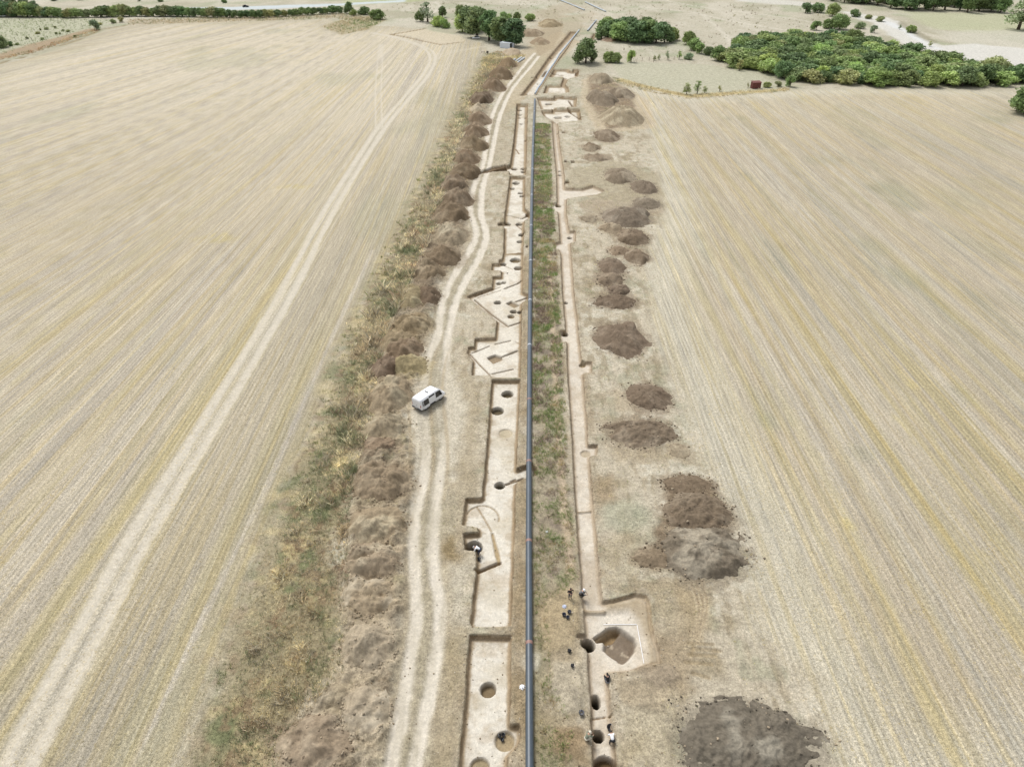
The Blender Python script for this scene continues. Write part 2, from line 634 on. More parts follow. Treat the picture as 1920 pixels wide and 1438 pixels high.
cr = cr * (1 - (0.85 * edge)[..., None]) + (S(214, 205, 182) * (1 + 0.15 * n_med[..., None])) * (0.85 * edge)[..., None]
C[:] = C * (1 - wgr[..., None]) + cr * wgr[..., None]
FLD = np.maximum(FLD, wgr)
CLS[sd < 0] = 2

# yellow straw swaths that can be followed in the photograph, and dark-green regrowth patches
for pts, w, c, a in [([(1225, 235), (1290, 380), (1400, 620), (1560, 920), (1680, 1170), (1800, 1438)], 0.7, S(204, 190, 146), .4),
                     ([(1245, 235), (1330, 400), (1450, 620), (1620, 920), (1790, 1230)], 0.45, S(198, 184, 144), .4),
                     ([(1680, 690), (1790, 900), (1880, 1040), (1960, 1180)], 0.5, S(202, 187, 144), .4),
                     ([(1400, 330), (1560, 560), (1700, 760), (1900, 1040)], 0.5, S(202, 187, 144), .4),
                     ([(300, 1438), (420, 1150), (540, 870), (640, 640), (740, 430), (830, 250)], 0.55, S(196, 184, 146), .4),
                     ([(200, 1438), (350, 1150), (480, 880), (600, 640)], 0.7, S(194, 182, 146), .4),
                     ([(0, 1290), (200, 1010), (420, 700), (560, 500)], 0.7, S(198, 182, 132), .5),
                     ([(330, 1438), (470, 1130), (570, 880), (670, 640)], 0.35, S(216, 207, 190), .6),
                     ([(245, 1438), (395, 1130), (510, 890), (610, 660), (700, 470)], 0.4, S(214, 204, 188), .6)]:
    P = ats(spline(pts, 5))
    sl = region(P, 4)
    d = sdline(P, X[sl], Y[sl])
    blend(sl, a * sstep(w * 1.7, w * 0.3, d + 0.35 * n_sml[sl] + 0.3 * n_med[sl]) * np.maximum(FLD[sl], 0.2), c)
for px, py, rx, ry, a in [(1675, 355, 60, 24, .6), (1695, 385, 45, 20, .4), (1860, 345, 70, 20, .4), (1450, 790, 50, 26, .5), (1860, 225, 70, 12, .5), (1380, 222, 30, 7, .6), (1400, 330, 50, 14, .4),
                          (1540, 300, 70, 16, .35), (1700, 520, 60, 30, .35), (1880, 560, 70, 30, .35), (1640, 460, 60, 22, .3), (1330, 500, 30, 30, .3), (1830, 740, 60, 36, .4), (1620, 850, 40, 26, .35)]:
    c0 = at(px, py)
    a_, b_ = rx / sc(py), ry / vscale(py)[0]
    sl = region([(c0[0] - a_, c0[1] - b_), (c0[0] + a_, c0[1] + b_)], 2)
    r = np.hypot((X[sl] - c0[0]) / a_, (Y[sl] - c0[1]) / b_) + 0.3 * n_med[sl]
    blend(sl, .55 * a * sstep(1.0, 0.2, r) * sstep(-.5, .3, fbm(U[sl], V[sl] * .05, 2.0, 3, 77)), S(146, 152, 116))
for px, py, rx, ry in [(1710, 722, 24, 18), (1585, 980, 24, 16), (1850, 1050, 22, 22), (410, 445, 50, 14), (560, 350, 50, 8), (1690, 800, 14, 40)]:
    c0 = at(px, py)
    a_, b_ = rx / sc(py), ry / vscale(py)[0]
    sl = region([(c0[0] - a_, c0[1] - b_), (c0[0] + a_, c0[1] + b_)], 2)
    r = np.hypot((X[sl] - c0[0]) / a_, (Y[sl] - c0[1]) / b_) + 0.35 * n_med[sl] + 0.25 * n_sml[sl]
    blend(sl, 0.7 * sstep(1.05, 0.3, r) * sstep(-.35, .35, fbm(U[sl] * 1.5, V[sl] * .25, 1.2, 3, 78)), S(208, 192, 140))

# --- field tracks
def ruts(pts, gauge, w, c, a, depth=0.03, mid=None, smo=0.7, cls=None):
    P = ats(spline(pts, 6))
    sl = region(P, 6)
    x, y = X[sl], Y[sl]
    d = sdline(P, x, y)
    wob = 0.12 * n_sml[sl] + 0.08 * n_med[sl]
    if mid is not None:
        blend(sl, mid[1] * sstep(gauge * 0.5 + 1.1, gauge * 0.5 - 0.1, d + 2 * wob), mid[0])
    m = sstep(w, w * 0.25, np.abs(d - gauge * 0.5) + 1.4 * wob)
    m = np.where(DY[sl[0]][:, None] > gauge * 0.7, sstep(gauge, gauge * 0.3, d) * 0.8, m)
    blend(sl, a * m, c)
    SMO[sl] = np.maximum(SMO[sl], m * smo)
    Z[sl] -= depth * m
    FLD[sl] *= 1 - 0.85 * m * a
    if cls is not None:
        CLS[sl] = np.where(d < gauge * 0.5 + w * 0.8, cls, CLS[sl])


ruts([(20, 1470), (52, 1395), (150, 1215), (255, 1018), (365, 840), (455, 690), (540, 545), (600, 425), (660, 325), (715, 240), (765, 180), (798, 140), (811, 112), (800, 92), (760, 76), (700, 62)],
     2.5, 1.15, S(224, 214, 194), 0.85, 0.03, (S(208, 198, 176), 0.75))
ruts([(710, 240), (709, 170), (712, 120), (714, 84)], 2.2, 0.5, S(224, 214, 194), 0.6)
ruts([(812, 112), (840, 100), (880, 92), (905, 88)], 2.5, 0.9, S(222, 212, 190), 0.5)
ruts([(560, 880), (650, 690), (730, 520), (800, 370), (850, 260)], 2.2, 0.4, S(212, 203, 184), 0.4)
# far tracks across the pasture
for pts in ([(1230, -2), (1330, 16), (1430, 28), (1520, 42), (1590, 62)], [(1200, 14), (1300, 24), (1350, 36), (1440, 52), (1540, 66)], [(1316, 28), (1345, 52), (1368, 76), (1364, 96)], [(815, 4), (826, 14), (812, 24), (790, 34)]):
    ruts(pts, 2.0, 1.1, S(223, 215, 196), 0.8)

# --- far landscape patches
def patch(pts, c, a=0.9, soft=2.0, cls=None, wob=2.0, smo=0.0):
    P = ats(pts)
    sl, sd = area(P, soft + wob + 2)
    sd = sd + wob * n_med[sl]
    m = a * sstep(soft, -soft, sd)
    blend(sl, m, c)
    FLD[sl] *= 1 - m
    if smo:
        SMO[sl] = np.maximum(SMO[sl], m * smo)
    if cls is not None:
        CLS[sl] = np.where(sd < 0, cls, CLS[sl])


patch([(1690, 23), (1900, 27), (2100, 30), (2100, 60), (1840, 66), (1760, 55), (1715, 38)], S(196, 196, 160), 0.8, 5, None, 5)
patch([(1760, 60), (2100, 55), (2100, 88), (1920, 92), (1800, 84)], S(212, 206, 186), 0.7, 6, None, 6)
patch([(0, 106), (60, 92), (130, 68), (180, 52), (230, 38), (120, 33), (0, 36), (-300, 60), (-300, 170), (-60, 128)], S(193, 192, 164), 0.85, 2, None, 1.5)
patch([(-60, 134), (0, 112), (60, 98), (130, 74), (185, 54), (170, 54), (120, 68), (60, 82), (0, 100), (-60, 120)], S(178, 154, 124), 0.85, 1.2, None, 1.5)
patch([(240, 47), (640, 34), (700, 40), (640, 28), (240, 38)], S(190, 176, 148), 0.8, 2, None, 2)
patch([(600, 50), (650, 34), (700, 30), (725, 38), (690, 56), (640, 66)], S(186, 174, 140), 0.8, 1.5, None, 2)
patch([(640, 12), (900, -4), (640, -2)], S(178, 190, 128), 0.5, 4, None, 4)
patch([(280, 19), (400, 20), (500, 18), (640, 11), (760, 4), (760, 0), (640, 7), (420, 14), (280, 15)], S(212, 219, 218), 0.95, 1.5, 5, 0.3, 0.8)
patch([(1165, 152), (1290, 182), (1480, 166), (1420, 140), (1330, 122), (1150, 116)], S(198, 194, 168), 0.85, 1.2, None, 1.5)
patch([(1150, 150), (1200, 164), (1290, 184), (1480, 170), (1480, 166), (1290, 178), (1200, 157), (1165, 147)], S(208, 188, 132), 0.8, 0.9, None, 1.0)
patch([(990, 62), (1060, 30), (1110, 22), (1130, 26), (1090, 60), (1030, 110), (1000, 96)], S(196, 180, 153), 0.55, 5, None, 9)
patch([(985, 36), (1020, 20), (1060, 4), (1090, 14), (1060, 34), (1020, 60)], S(190, 174, 146), 0.5, 5, None, 9)
patch([(740, 62), (790, 54), (868, 68), (872, 80), (828, 84)], S(222, 208, 180), 0.7, 1.2, None, 1)
# river gravel
RIV = [(1580, 22), (1605, 24), (1632, 30), (1668, 34), (1692, 44), (1716, 58), (1738, 74), (1768, 86), (1830, 82), (1920, 92), (2150, 98), (2150, 150), (1920, 128), (1850, 122), (1800, 112), (1740, 98), (1690, 82), (1660, 60), (1630, 42), (1600, 34)]
patch(RIV, S(227, 223, 212), 0.9, 2.0, 6, 3.0, 0.4)
patch([(1400, -3), (1500, 3), (1560, 14), (1480, 11), (1380, 3)], S(226, 222, 210), 0.7, 3, None, 3)
patch([(1655, 38), (1685, 46), (1712, 62), (1742, 84), (1768, 93), (1750, 94), (1715, 74), (1690, 58), (1660, 46)], S(232, 232, 228), 0.8, 1.5, None, 1.5, 0.8)
patch([(1690, 40), (1720, 58), (1760, 80), (1752, 84), (1715, 66), (1682, 46)], S(150, 142, 112), 0.7, 1.2, None, 1.5)

# --- weedy bank left of the spoil, and the green strip right of the pipe
WEED = [(300, 1560), (350, 1438), (405, 1240), (450, 1120), (505, 960), (585, 790), (640, 640), (712, 500), (750, 420), (795, 330), (845, 215), (885, 140), (910, 100),
        (950, 118), (925, 150), (890, 205), (860, 262), (835, 340), (812, 430), (770, 520), (728, 600), (700, 690), (690, 800), (650, 900), (640, 1000), (640, 1130), (630, 1260), (565, 1330), (500, 1438), (470, 1560)]
P = ats(WEED)
sl, sd = area(P, 8)
lft = sstep(0, 3, np.interp(Y[sl], [p[1] for p in P[1:13]], [p[0] for p in P[1:13]]) + 5 - X[sl])
sof = 1.2 + 2.6 * lft
m = sstep(sof, -sof, sd + 1.2 * n_sml[sl] + 1.2 * n_med[sl])
C[sl] = C[sl] * (1 - m[..., None]) + vary(sl, S(168, 156, 124), (sstep(0, .5, fbm(X[sl], Y[sl], 2.2, 3, 41)), S(198, 182, 138)), (sstep(0.05, .5, fbm(X[sl], Y[sl], 3, 3, 42)), S(132, 134, 98)),
                                          (sstep(0.1, .5, fbm(X[sl], Y[sl], 1.4, 3, 43)) * .8, S(150, 130, 102)), (sstep(-3.2, -0.3, sd) * sstep(.2, -.4, n_sml[sl]) * .0, S(120, 120, 80))) * m[..., None]
FLD[sl] *= 1 - m
CLS[sl] = np.where((CLS[sl] == 1) & (sd < 0), 0, CLS[sl])
WEED_W = P
GREEN = [(1004, 232), (1030, 232), (1032, 330), (1042, 480), (1050, 640), (1058, 800), (1066, 930), (1078, 1080), (1050, 1110), (1012, 1140), (1003, 1140), (1002, 900), (1001, 600), (1002, 400)]
P = ats(GREEN)
sl, sd = area(P, 4)
m = 0.8 * sstep(0.9, -0.9, sd + 0.8 * n_sml[sl] + 0.8 * n_med[sl])
C[sl] = C[sl] * (1 - m[..., None]) + vary(sl, S(172, 160, 134), (sstep(0, .5, fbm(X[sl], Y[sl], 2.0, 3, 44)), S(142, 146, 108)), (sstep(0.0, .5, fbm(X[sl], Y[sl], 1.6, 3, 45)), S(140, 126, 110))) * m[..., None]
GREEN_W = P
GREEN_N = ats([(1004, 1130), (1022, 1140), (1026, 1230), (1040, 1300), (1062, 1340), (1075, 1400), (1080, 1480), (1005, 1480)])
sl, sd = area(GREEN_N, 3)
m = .6 * sstep(.7, -.7, sd + .8 * n_sml[sl] + .8 * n_med[sl])
blend(sl, m, S(150, 146, 112))
# bare footpath between the green strip and the right-hand trench
for pts, w in (([(1072, 1080), (1058, 960), (1050, 860), (1042, 720), (1036, 600), (1030, 480)], 0.45),):
    P = ats(spline(pts, 5))
    sl = region(P, 3)
    d = sdline(P, X[sl], Y[sl])
    blend(sl, 0.8 * sstep(w * 1.6, w * .5, d + .25 * n_sml[sl]), S(206, 186, 158))

# soil smeared about the diggings
for pts, c, a in [([(690, 1438), (735, 1150), (770, 1000), (790, 860), (785, 760), (800, 700), (880, 700), (905, 720), (895, 900), (870, 1000), (880, 1180), (860, 1438)], S(180, 165, 136), .6),
                  ([(780, 820), (760, 760), (790, 690), (850, 690), (880, 760), (870, 830), (850, 900), (820, 850)], S(220, 210, 188), .85),
                  ([(840, 1000), (860, 1000), (862, 1055), (836, 1062), (822, 1030)], S(150, 130, 92), .8),
                  ([(1010, 1110), (1075, 1090), (1092, 1180), (1090, 1250), (1110, 1438), (1010, 1438)], S(174, 157, 127), .75),
                  ([(1012, 1150), (1055, 1120), (1060, 1170), (1030, 1215), (1008, 1200)], S(166, 142, 108), .7),
                  ([(1130, 1100), (1280, 1080), (1320, 1160), (1300, 1280), (1250, 1438), (1160, 1438), (1150, 1280), (1240, 1240), (1225, 1115)], S(178, 162, 133), .7),
                  ([(976, 480), (991, 480), (990, 760), (988, 1100), (986, 1470), (958, 1470), (960, 1180), (963, 1090), (966, 930), (972, 760)], S(166, 146, 114), .75),
                  ([(832, 1180), (872, 1180), (868, 1300), (856, 1470), (815, 1470), (826, 1300)], S(176, 160, 128), .7),
                  ([(1010, 1300), (1100, 1280), (1108, 1330), (1050, 1345)], S(196, 184, 160), .7),
                  ([(1040, 1370), (1100, 1360), (1108, 1440), (1050, 1450)], S(156, 134, 102), .7),
                  ([(1130, 1010), (1200, 980), (1215, 1060), (1200, 1100), (1135, 1090)], S(178, 164, 134), .6),
                  ([(1125, 940), (1200, 930), (1240, 980), (1190, 1000), (1130, 990)], S(176, 176, 150), .6),
                  ([(1220, 1180), (1290, 1190), (1300, 1290), (1240, 1300)], S(172, 154, 126), .6),
                  ([(840, 1055), (880, 1060), (876, 1170), (838, 1170)], S(214, 204, 182), .7),
                  ([(840, 930), (866, 925), (866, 1000), (838, 1004)], S(184, 172, 146), .7),
                  ([(1150, 1320), (1260, 1300), (1270, 1440), (1165, 1440)], S(202, 190, 162), .6),
                  ([(1265, 1095), (1320, 1090), (1330, 1150), (1318, 1195), (1295, 1190), (1272, 1140)], S(182, 164, 132), .8),
                  ([(1166, 1275), (1196, 1275), (1200, 1300), (1172, 1306)], S(146, 124, 90), .8),
                  ([(1165, 1385), (1210, 1370), (1216, 1420), (1172, 1430)], S(166, 150, 116), .7),
                  ([(1185, 1245), (1250, 1240), (1275, 1270), (1230, 1290), (1190, 1262)], S(170, 154, 128), .7),
                  ([(1110, 900), (1150, 890), (1160, 935), (1125, 950)], S(160, 138, 106), .7),
                  ([(1080, 690), (1105, 700), (1125, 790), (1115, 830), (1100, 800)], S(168, 150, 122), .6),
                  ([(1130, 830), (1200, 838), (1290, 850), (1270, 870), (1160, 862)], S(180, 164, 136), .7),
                  ([(1140, 730), (1190, 720), (1200, 770), (1150, 770)], S(188, 172, 144), .7),
                  ([(1080, 380), (1160, 360), (1240, 350), (1250, 400), (1130, 420), (1090, 410)], S(178, 162, 136), .7),
                  ([(1060, 320), (1150, 300), (1240, 330), (1250, 390), (1110, 372), (1060, 350)], S(182, 170, 142), .7),
                  ([(1090, 150), (1130, 140), (1220, 190), (1230, 240), (1120, 250), (1090, 200)], S(208, 190, 160), .7),
                  ([(930, 130), (1000, 80), (1050, 60), (1090, 80), (1030, 130), (980, 190), (940, 220)], S(200, 182, 150), .6),
                  ([(905, 200), (960, 200), (955, 330), (905, 330)], S(186, 172, 146), .5),
                  ([(1000, 60), (1060, 44), (1040, 90), (1005, 110)], S(180, 162, 132), .6)]:
    P = ats(pts)
    sl, sd = area(P, 5)
    w = 0.8 + 0.004 * pts[0][1] * 0
    blend(sl, a * sstep(w, -w * 1.6, sd + 0.8 * n_sml[sl] + 0.7 * n_med[sl]), c)

for pts, hgt, c in [([(1008, 1200), (1012, 1150), (1030, 1118), (1075, 1098), (1091, 1125), (1091, 1185), (1070, 1212), (1030, 1228)], .28, S(190, 172, 138)),
                    ([(1032, 1238), (1088, 1240), (1101, 1300), (1096, 1342), (1052, 1342), (1026, 1292)], .24, S(194, 182, 158)),
                    ([(1035, 1360), (1095, 1352), (1104, 1400), (1060, 1440), (1030, 1410)], .2, S(168, 146, 114)), ([(1140, 1270), (1230, 1262), (1262, 1300), (1240, 1340), (1168, 1330)], .2, S(188, 172, 144)),
                    ([(1180, 1250), (1212, 1240), (1262, 1248), (1280, 1272), (1240, 1292), (1192, 1275)], .35, S(178, 162, 138))]:
    P = ats(pts)
    sl, sd = area(P, 3)
    m = sstep(.25, -.6, sd + .35 * n_sml[sl] + .2 * n_med[sl])
    Z[sl] += hgt * m * (.8 + .5 * n_sml[sl])
    blend(sl, .8 * m, vary(sl, c, (sstep(-.1, .5, n_sml[sl] + .4 * n_tin[sl]) * .6, c * .8), (sstep(.05, .5, n_med[sl]) * .4, S(210, 198, 172))))
# excavator sweep marks near the biggest heaps
for k in range(7):
    pts = [(1290 + k * 5, 1092), (1306 + k * 4, 1130), (1306 + k * 3, 1165), (1296 + k * 2.5, 1195)]
    P = ats(spline(pts, 5))
    sl = region(P, 2)
    d = sdline(P, X[sl], Y[sl])
    blend(sl, .5 * sstep(.22, .05, d + .05 * n_tin[sl]), S(170, 150, 120) if k % 2 else S(206, 190, 160))
for pts in ([(1290, 1205), (1335, 1207)], [(1292, 1226), (1340, 1229)], [(1300, 1210), (1297, 1226)], [(1285, 1240), (1335, 1245)], [(1300, 1215), (1350, 1220)], [(1300, 1262), (1330, 1270)]):
    P = ats(pts)
    sl = region(P, 2)
    d = sdline(P, X[sl], Y[sl])
    blend(sl, .6 * sstep(.35, .1, d + .1 * n_tin[sl]), S(164, 146, 114))
    Z[sl] -= 0.06 * sstep(.3, .1, d)

# --- the spoil bank's continuous body and the merged base of the right-hand heap chain
for pts, hgt, c0, c1_ in [([(480, 1500), (510, 1438), (565, 1330), (640, 1250), (640, 1000), (668, 880), (692, 800), (728, 610), (770, 520), (812, 430), (835, 340), (860, 262), (890, 205), (925, 150), (950, 118), (978, 118), (948, 150), (915, 205),
                            (898, 262), (882, 350), (872, 400), (876, 440), (850, 480), (824, 540), (812, 600), (790, 660), (775, 720), (762, 790), (782, 880), (766, 960), (762, 1060), (766, 1150), (745, 1300), (718, 1438), (700, 1500)], 1.15, S(183, 169, 144), S(152, 136, 112)),
                           ([(1255, 905), (1240, 940), (1215, 1020), (1225, 1070), (1320, 1090), (1395, 1050), (1365, 980), (1330, 900)], .3, S(142, 122, 98), S(128, 108, 84)),
                           ([(1100, 140), (1105, 200), (1140, 245), (1200, 232), (1190, 180), (1150, 150)], .3, S(178, 158, 130), S(150, 130, 104))]:
    P = ats(pts)
    sl, sd = area(P, 5)
    x_, y_ = X[sl], Y[sl]
    far_w = 1.0 + .006 * y_
    m = sstep(.4 * far_w, -.9 * far_w, sd + .7 * n_sml[sl] + .8 * n_med[sl])
    rid = np.abs(fbm(x_, y_, 3.0, 4, 81))
    Z[sl] += hgt * m * (.30 + 1.35 * rid + .22 * n_sml[sl] + .10 * n_tin[sl])
    cc_ = vary(sl, c0, (sstep(-.15, .35, fbm(x_, y_, 2.2, 4, 82)), c1_), (sstep(.1, .5, fbm(x_, y_, 3.2, 3, 83)) * .7, S(190, 174, 144)), (sstep(.15, .5, fbm(x_, y_, 4.2, 3, 84)) * .45, S(150, 146, 108)), (sstep(.1, .5, n_tin[sl] + .4 * n_sml[sl]) * .4, S(108, 92, 72)))
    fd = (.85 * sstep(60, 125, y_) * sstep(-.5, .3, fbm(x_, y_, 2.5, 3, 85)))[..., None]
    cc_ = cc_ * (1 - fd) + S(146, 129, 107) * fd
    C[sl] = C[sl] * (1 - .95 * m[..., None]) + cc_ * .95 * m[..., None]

# --- the dirt track: two dusty ruts with a grey strip between
RUT_L = [(728, 1475), (735, 1438), (760, 1300), (781, 1150), (777, 1050), (780, 960), (798, 870), (797, 790), (793, 735), (800, 680), (822, 620), (832, 560), (855, 510), (885, 462), (893, 432), (882, 395), (887, 355), (905, 310), (917, 240), (930, 200), (950, 165), (985, 120), (1003, 100)]
RUT_R = [(768, 1475), (776, 1438), (805, 1300), (825, 1150), (812, 1050), (815, 960), (828, 870), (838, 800), (832, 735), (838, 660), (848, 590), (868, 535), (898, 482), (912, 442), (902, 402), (905, 352), (917, 310), (932, 237), (942, 205), (962, 165), (996, 124), (1010, 106)]
PLr, PRr = ats(spline(RUT_L, 6)), ats(spline(RUT_R, 6))
sl = region(PLr + PRr, 6)
dl, dr = sdline(PLr, X[sl], Y[sl]), sdline(PRr, X[sl], Y[sl])
sdt = sdpoly(PLr + PRr[::-1], X[sl], Y[sl])
wob = 0.16 * n_sml[sl] + 0.10 * n_med[sl]
blend(sl, 0.8 * sstep(1.3, 0.0, sdt + 2 * wob), S(186, 175, 150))
zl = 1.08
m = np.maximum(sstep(zl, .32, dl + wob), sstep(zl, .32, dr + wob))
fade = 0.45 + 0.55 * np.clip(sstep(78, 66, Y[sl]) + sstep(88, 100, Y[sl]), 0, 1)
mt = m * fade * (.76 + .3 * sstep(98, 130, Y[sl]) + .5 * fbm(X[sl] * 1.6, Y[sl] * .22, 1.0, 3, 91))
blend(sl, np.clip(1.05 * mt, 0, 1), S(233, 223, 204))
SMO[sl] = np.maximum(SMO[sl], .8 * m * fade)
Z[sl] -= 0.10 * m
for k, off in enumerate((-2.2, -1.2, 1.0, 2.1, 3.0)):
    ex = sstep(62, 72, Y[sl]) * sstep(104, 92, Y[sl])
    q_ = np.abs(np.minimum(dl, 50) * np.sign(X[sl] - np.interp(Y[sl], [p[1] for p in PLr], [p[0] for p in PLr])) - off + .25 * n_med[sl])
    blend(sl, .55 * ex * sstep(.42, .1, q_ + .12 * n_sml[sl]), S(222, 212, 190) if k % 2 else S(182, 164, 132))
md = sstep(.9, .2, np.abs(sdt + 0.95 + wob))
blend(sl, 0.4 * md * sstep(-.2, .4, n_sml[sl]), S(160, 150, 122))
dtk = np.minimum(np.minimum(dl, dr) - 0.75, sdt - 0.5)
CLS[sl] = np.where(dtk + 0.2 * n_sml[sl] < 0, 3, CLS[sl])

k6 = lambda x, y: (1090 + x / 2.876, 100 + y / 2.876)
GR, GB = "spoil heaps right of the excavation", "spoil heaps along the dirt track"
RH = [
    ((1402, 1388), 132, 90, "largest grey-brown spoil heap, cut by the lower edge right of the chamber", (122, 108, 90), .24, dict(lobes=5, pale=.75)),
    ((1318, 1032), 84, 62, "broad dark heap end with a smooth pale top beside the right stubble", (132, 115, 94), .34, dict(lobes=3, pale=.8)),
    ((1222, 1045), 40, 24, "low brown lobe at the left foot of the broad dark heap", (140, 118, 92), .36, dict()),
    ((1304, 960), 66, 48, "rough dark ridge heap between the broad heap and the swept tail", (128, 107, 84), .26, dict(lobes=4, pale=.3)),
    ((1288, 907), 46, 22, "thin swept tail of dark soil at the far end of the ridge heap", (130, 108, 84), .16, dict(pale=.3)),
    ((1202, 808), 66, 31, "oval brown heap with clods round its rim opposite the trench notch", (134, 113, 90), .32, dict(lobes=3, pale=.45)),
    ((1275, 845), 22, 18, "low smear of brown soil trailing off the oval heap", (160, 140, 112), .14, dict(clods=.4)),
    ((1218, 742), 40, 31, "spoon-shaped dark heap with bucket scrapes on its left", (128, 106, 84), .34, dict(pale=.3)),
    ((1163, 632), 47, 38, "round dark heap with curved ridges by the long narrow trench", (130, 108, 86), .36, dict(lobes=4, pale=.25)),
    (k6(185, 1335), 40, 16, "dark flat heap at the near end of the heap chain", (126, 104, 82), .34, dict(pale=.25)),
    (k6(200, 1275), 22, 13, "small crest rising behind the flat dark heap", (136, 114, 92), .40, dict()),
    (k6(160, 1212), 27, 15, "brown heap with a pale yellow crest in the chain", (140, 118, 94), .36, dict()),
    (k6(165, 1142), 27, 19, "dark rough heap under the twin heaps of the chain", (130, 108, 86), .36, dict(pale=.3)),
    (k6(298, 1090), 24, 18, "right-hand one of the twin heaps touching the stubble", (134, 112, 88), .4, dict()),
    (k6(205, 1062), 20, 10, "low reddish heap left of the twin heaps", (146, 122, 96), .3, dict()),
    (k6(275, 985), 32, 20, "crumbly heap with a stony right flank in the chain", (132, 110, 86), .38, dict(pale=.4)),
    (k6(160, 938), 23, 13, "pale brown heap at the foot of the wide grey heap", (158, 136, 108), .36, dict()),
    (k6(245, 876), 48, 21, "wide grey heap, broadest of the chain, behind the pale brown one", (134, 115, 94), .34, dict(lobes=4)),
    (k6(350, 806), 26, 13, "grey heap reaching furthest right behind the wide grey heap", (140, 122, 100), .34, dict()),
    (k6(40, 890), 18, 9, "little isolated brown heap left of the wide grey heap", (150, 130, 104), .26, dict()),
    (k6(338, 716), 27, 15, "steep heap with clods on its right side, above the wide grey heap", (136, 116, 94), .4, dict()),
    (k6(212, 655), 30, 18, "ridged heap joined to the steep heap on its left", (142, 122, 98), .36, dict()),
    (k6(85, 562), 26, 7.5, "long low far heap with dark right end", (150, 128, 102), .3, dict()),
    (k6(55, 505), 18, 8, "small dark far heap above the long low one", (140, 118, 92), .34, dict()),
    (k6(135, 440), 26, 15, "far dark heap with a jagged top between pale heap and low ones", (132, 110, 86), .4, dict()),
    (k6(222, 335), 42, 18, "pale pyramid heap with a tan crest at the field corner", (164, 144, 114), .46, dict(pale=.7)),
    (k6(215, 215), 26, 14, "dark wing on the right of the double far heap", (140, 120, 96), .42, dict()),
    (k6(120, 245), 30, 14, "dark front half of the double far heap", (142, 122, 98), .48, dict()),
    (k6(105, 140), 24, 14, "farthest striped heap on the right, behind the double one", (160, 140, 112), .5, dict()),
]
LH = [((583, 1395), 76, 66, (150, 132, 108), .16, 1), ((686, 1335), 44, 58, (176, 160, 134), .18, 1), ((688, 1212), 54, 58, (176, 160, 134), .26, 1), ((690, 1118), 54, 46, (166, 148, 120), .26, 1),
      ((698, 1052), 56, 44, (160, 142, 116), .26, 1), ((706, 985), 56, 46, (158, 140, 112), .26, 1), ((716, 905), 56, 46, (148, 130, 104), .28, 1), ((712, 838), 34, 20, (140, 120, 96), .28, 1), ((722, 800), 44, 30, (160, 144, 116), .30, 1),
      ((728, 742), 50, 42, (158, 140, 112), .32, 1), ((770, 684), 34, 24, (172, 156, 118), .30, 1), ((722, 690), 30, 24, (128, 108, 88), .42, 1), ((758, 655), 36, 26, (140, 120, 96), .36, 1), ((745, 640), 36, 22, (160, 142, 112), .38, 1),
      ((775, 610), 34, 24, (156, 138, 108), .34, 1), ((770, 558), 28, 25, (166, 150, 116), .42, 1), ((803, 555), 24, 30, (122, 104, 84), .40, 1), ((802, 510), 34, 22, (148, 130, 104), .36, 1), ((836, 480), 34, 22, (138, 120, 96), .36, 1),
      ((845, 441), 34, 22, (168, 152, 126), .36, 1), ((842, 400), 36, 22, (136, 118, 94), .36, 1), ((858, 372), 32, 18, (132, 114, 92), .4, 1), ((850, 345), 28, 16, (138, 120, 98), .4, 1), ((872, 322), 30, 16, (134, 116, 92), .4, 1),
      ((876, 296), 26, 14, (138, 118, 94), .42, 1), ((888, 270), 26, 14, (136, 118, 92), .42, 1), ((893, 246), 24, 13, (138, 118, 94), .44, 1), ((898, 224), 24, 12, (144, 124, 100), .44, 1), ((893, 204), 14, 9, (200, 182, 152), .5, 0),
      ((900, 186), 24, 11, (118, 100, 80), .5, 0), ((926, 162), 24, 11, (134, 114, 90), .5, 0), ((938, 140), 24, 10, (140, 120, 94), .5, 0), ((950, 122), 20, 8, (152, 130, 100), .5, 0)]

LH = [(p, rx, ry, tuple(min(210, v + (14 if p[1] > 700 else 4 if p[1] > 420 else 0)) for v in c), hk, fl) for p, rx, ry, c, hk, fl in LH]

RH = [(h[0], h[1], h[2], h[3], (h[4][0] + 4, h[4][1] + 9, h[4][2] + 12), h[5] * 1.08, h[6]) for h in RH]
# loose soil spread round the foot of every heap
for q in [(h[0], h[1], h[2], h[4]) for h in RH] + [(h[0], h[1], h[2], h[3]) for h in LH]:
    (px, py), rx, ry, c = q
    s_ = sc(py)
    a_ = 1.16 * rx / s_ + .4
    b_ = 1.16 * max(.62 * rx / s_, min(1.5 * rx / s_, ry / vscale(py)[0] * .86)) + .4
    x0, y0 = at(px, py + .12 * ry)
    sl = region([(x0 - a_, y0 - b_), (x0 + a_, y0 + b_)], 2)
    r = np.hypot((X[sl] - x0) / a_, (Y[sl] - y0) / b_) + .22 * n_med[sl] + .18 * n_sml[sl] + .12 * n_tin[sl]
    m = .55 * sstep(1.05, .72, r)
    blend(sl, m, S(c[0] + 16, c[1] + 16, c[2] + 14))
    FLD[sl] *= 1 - m

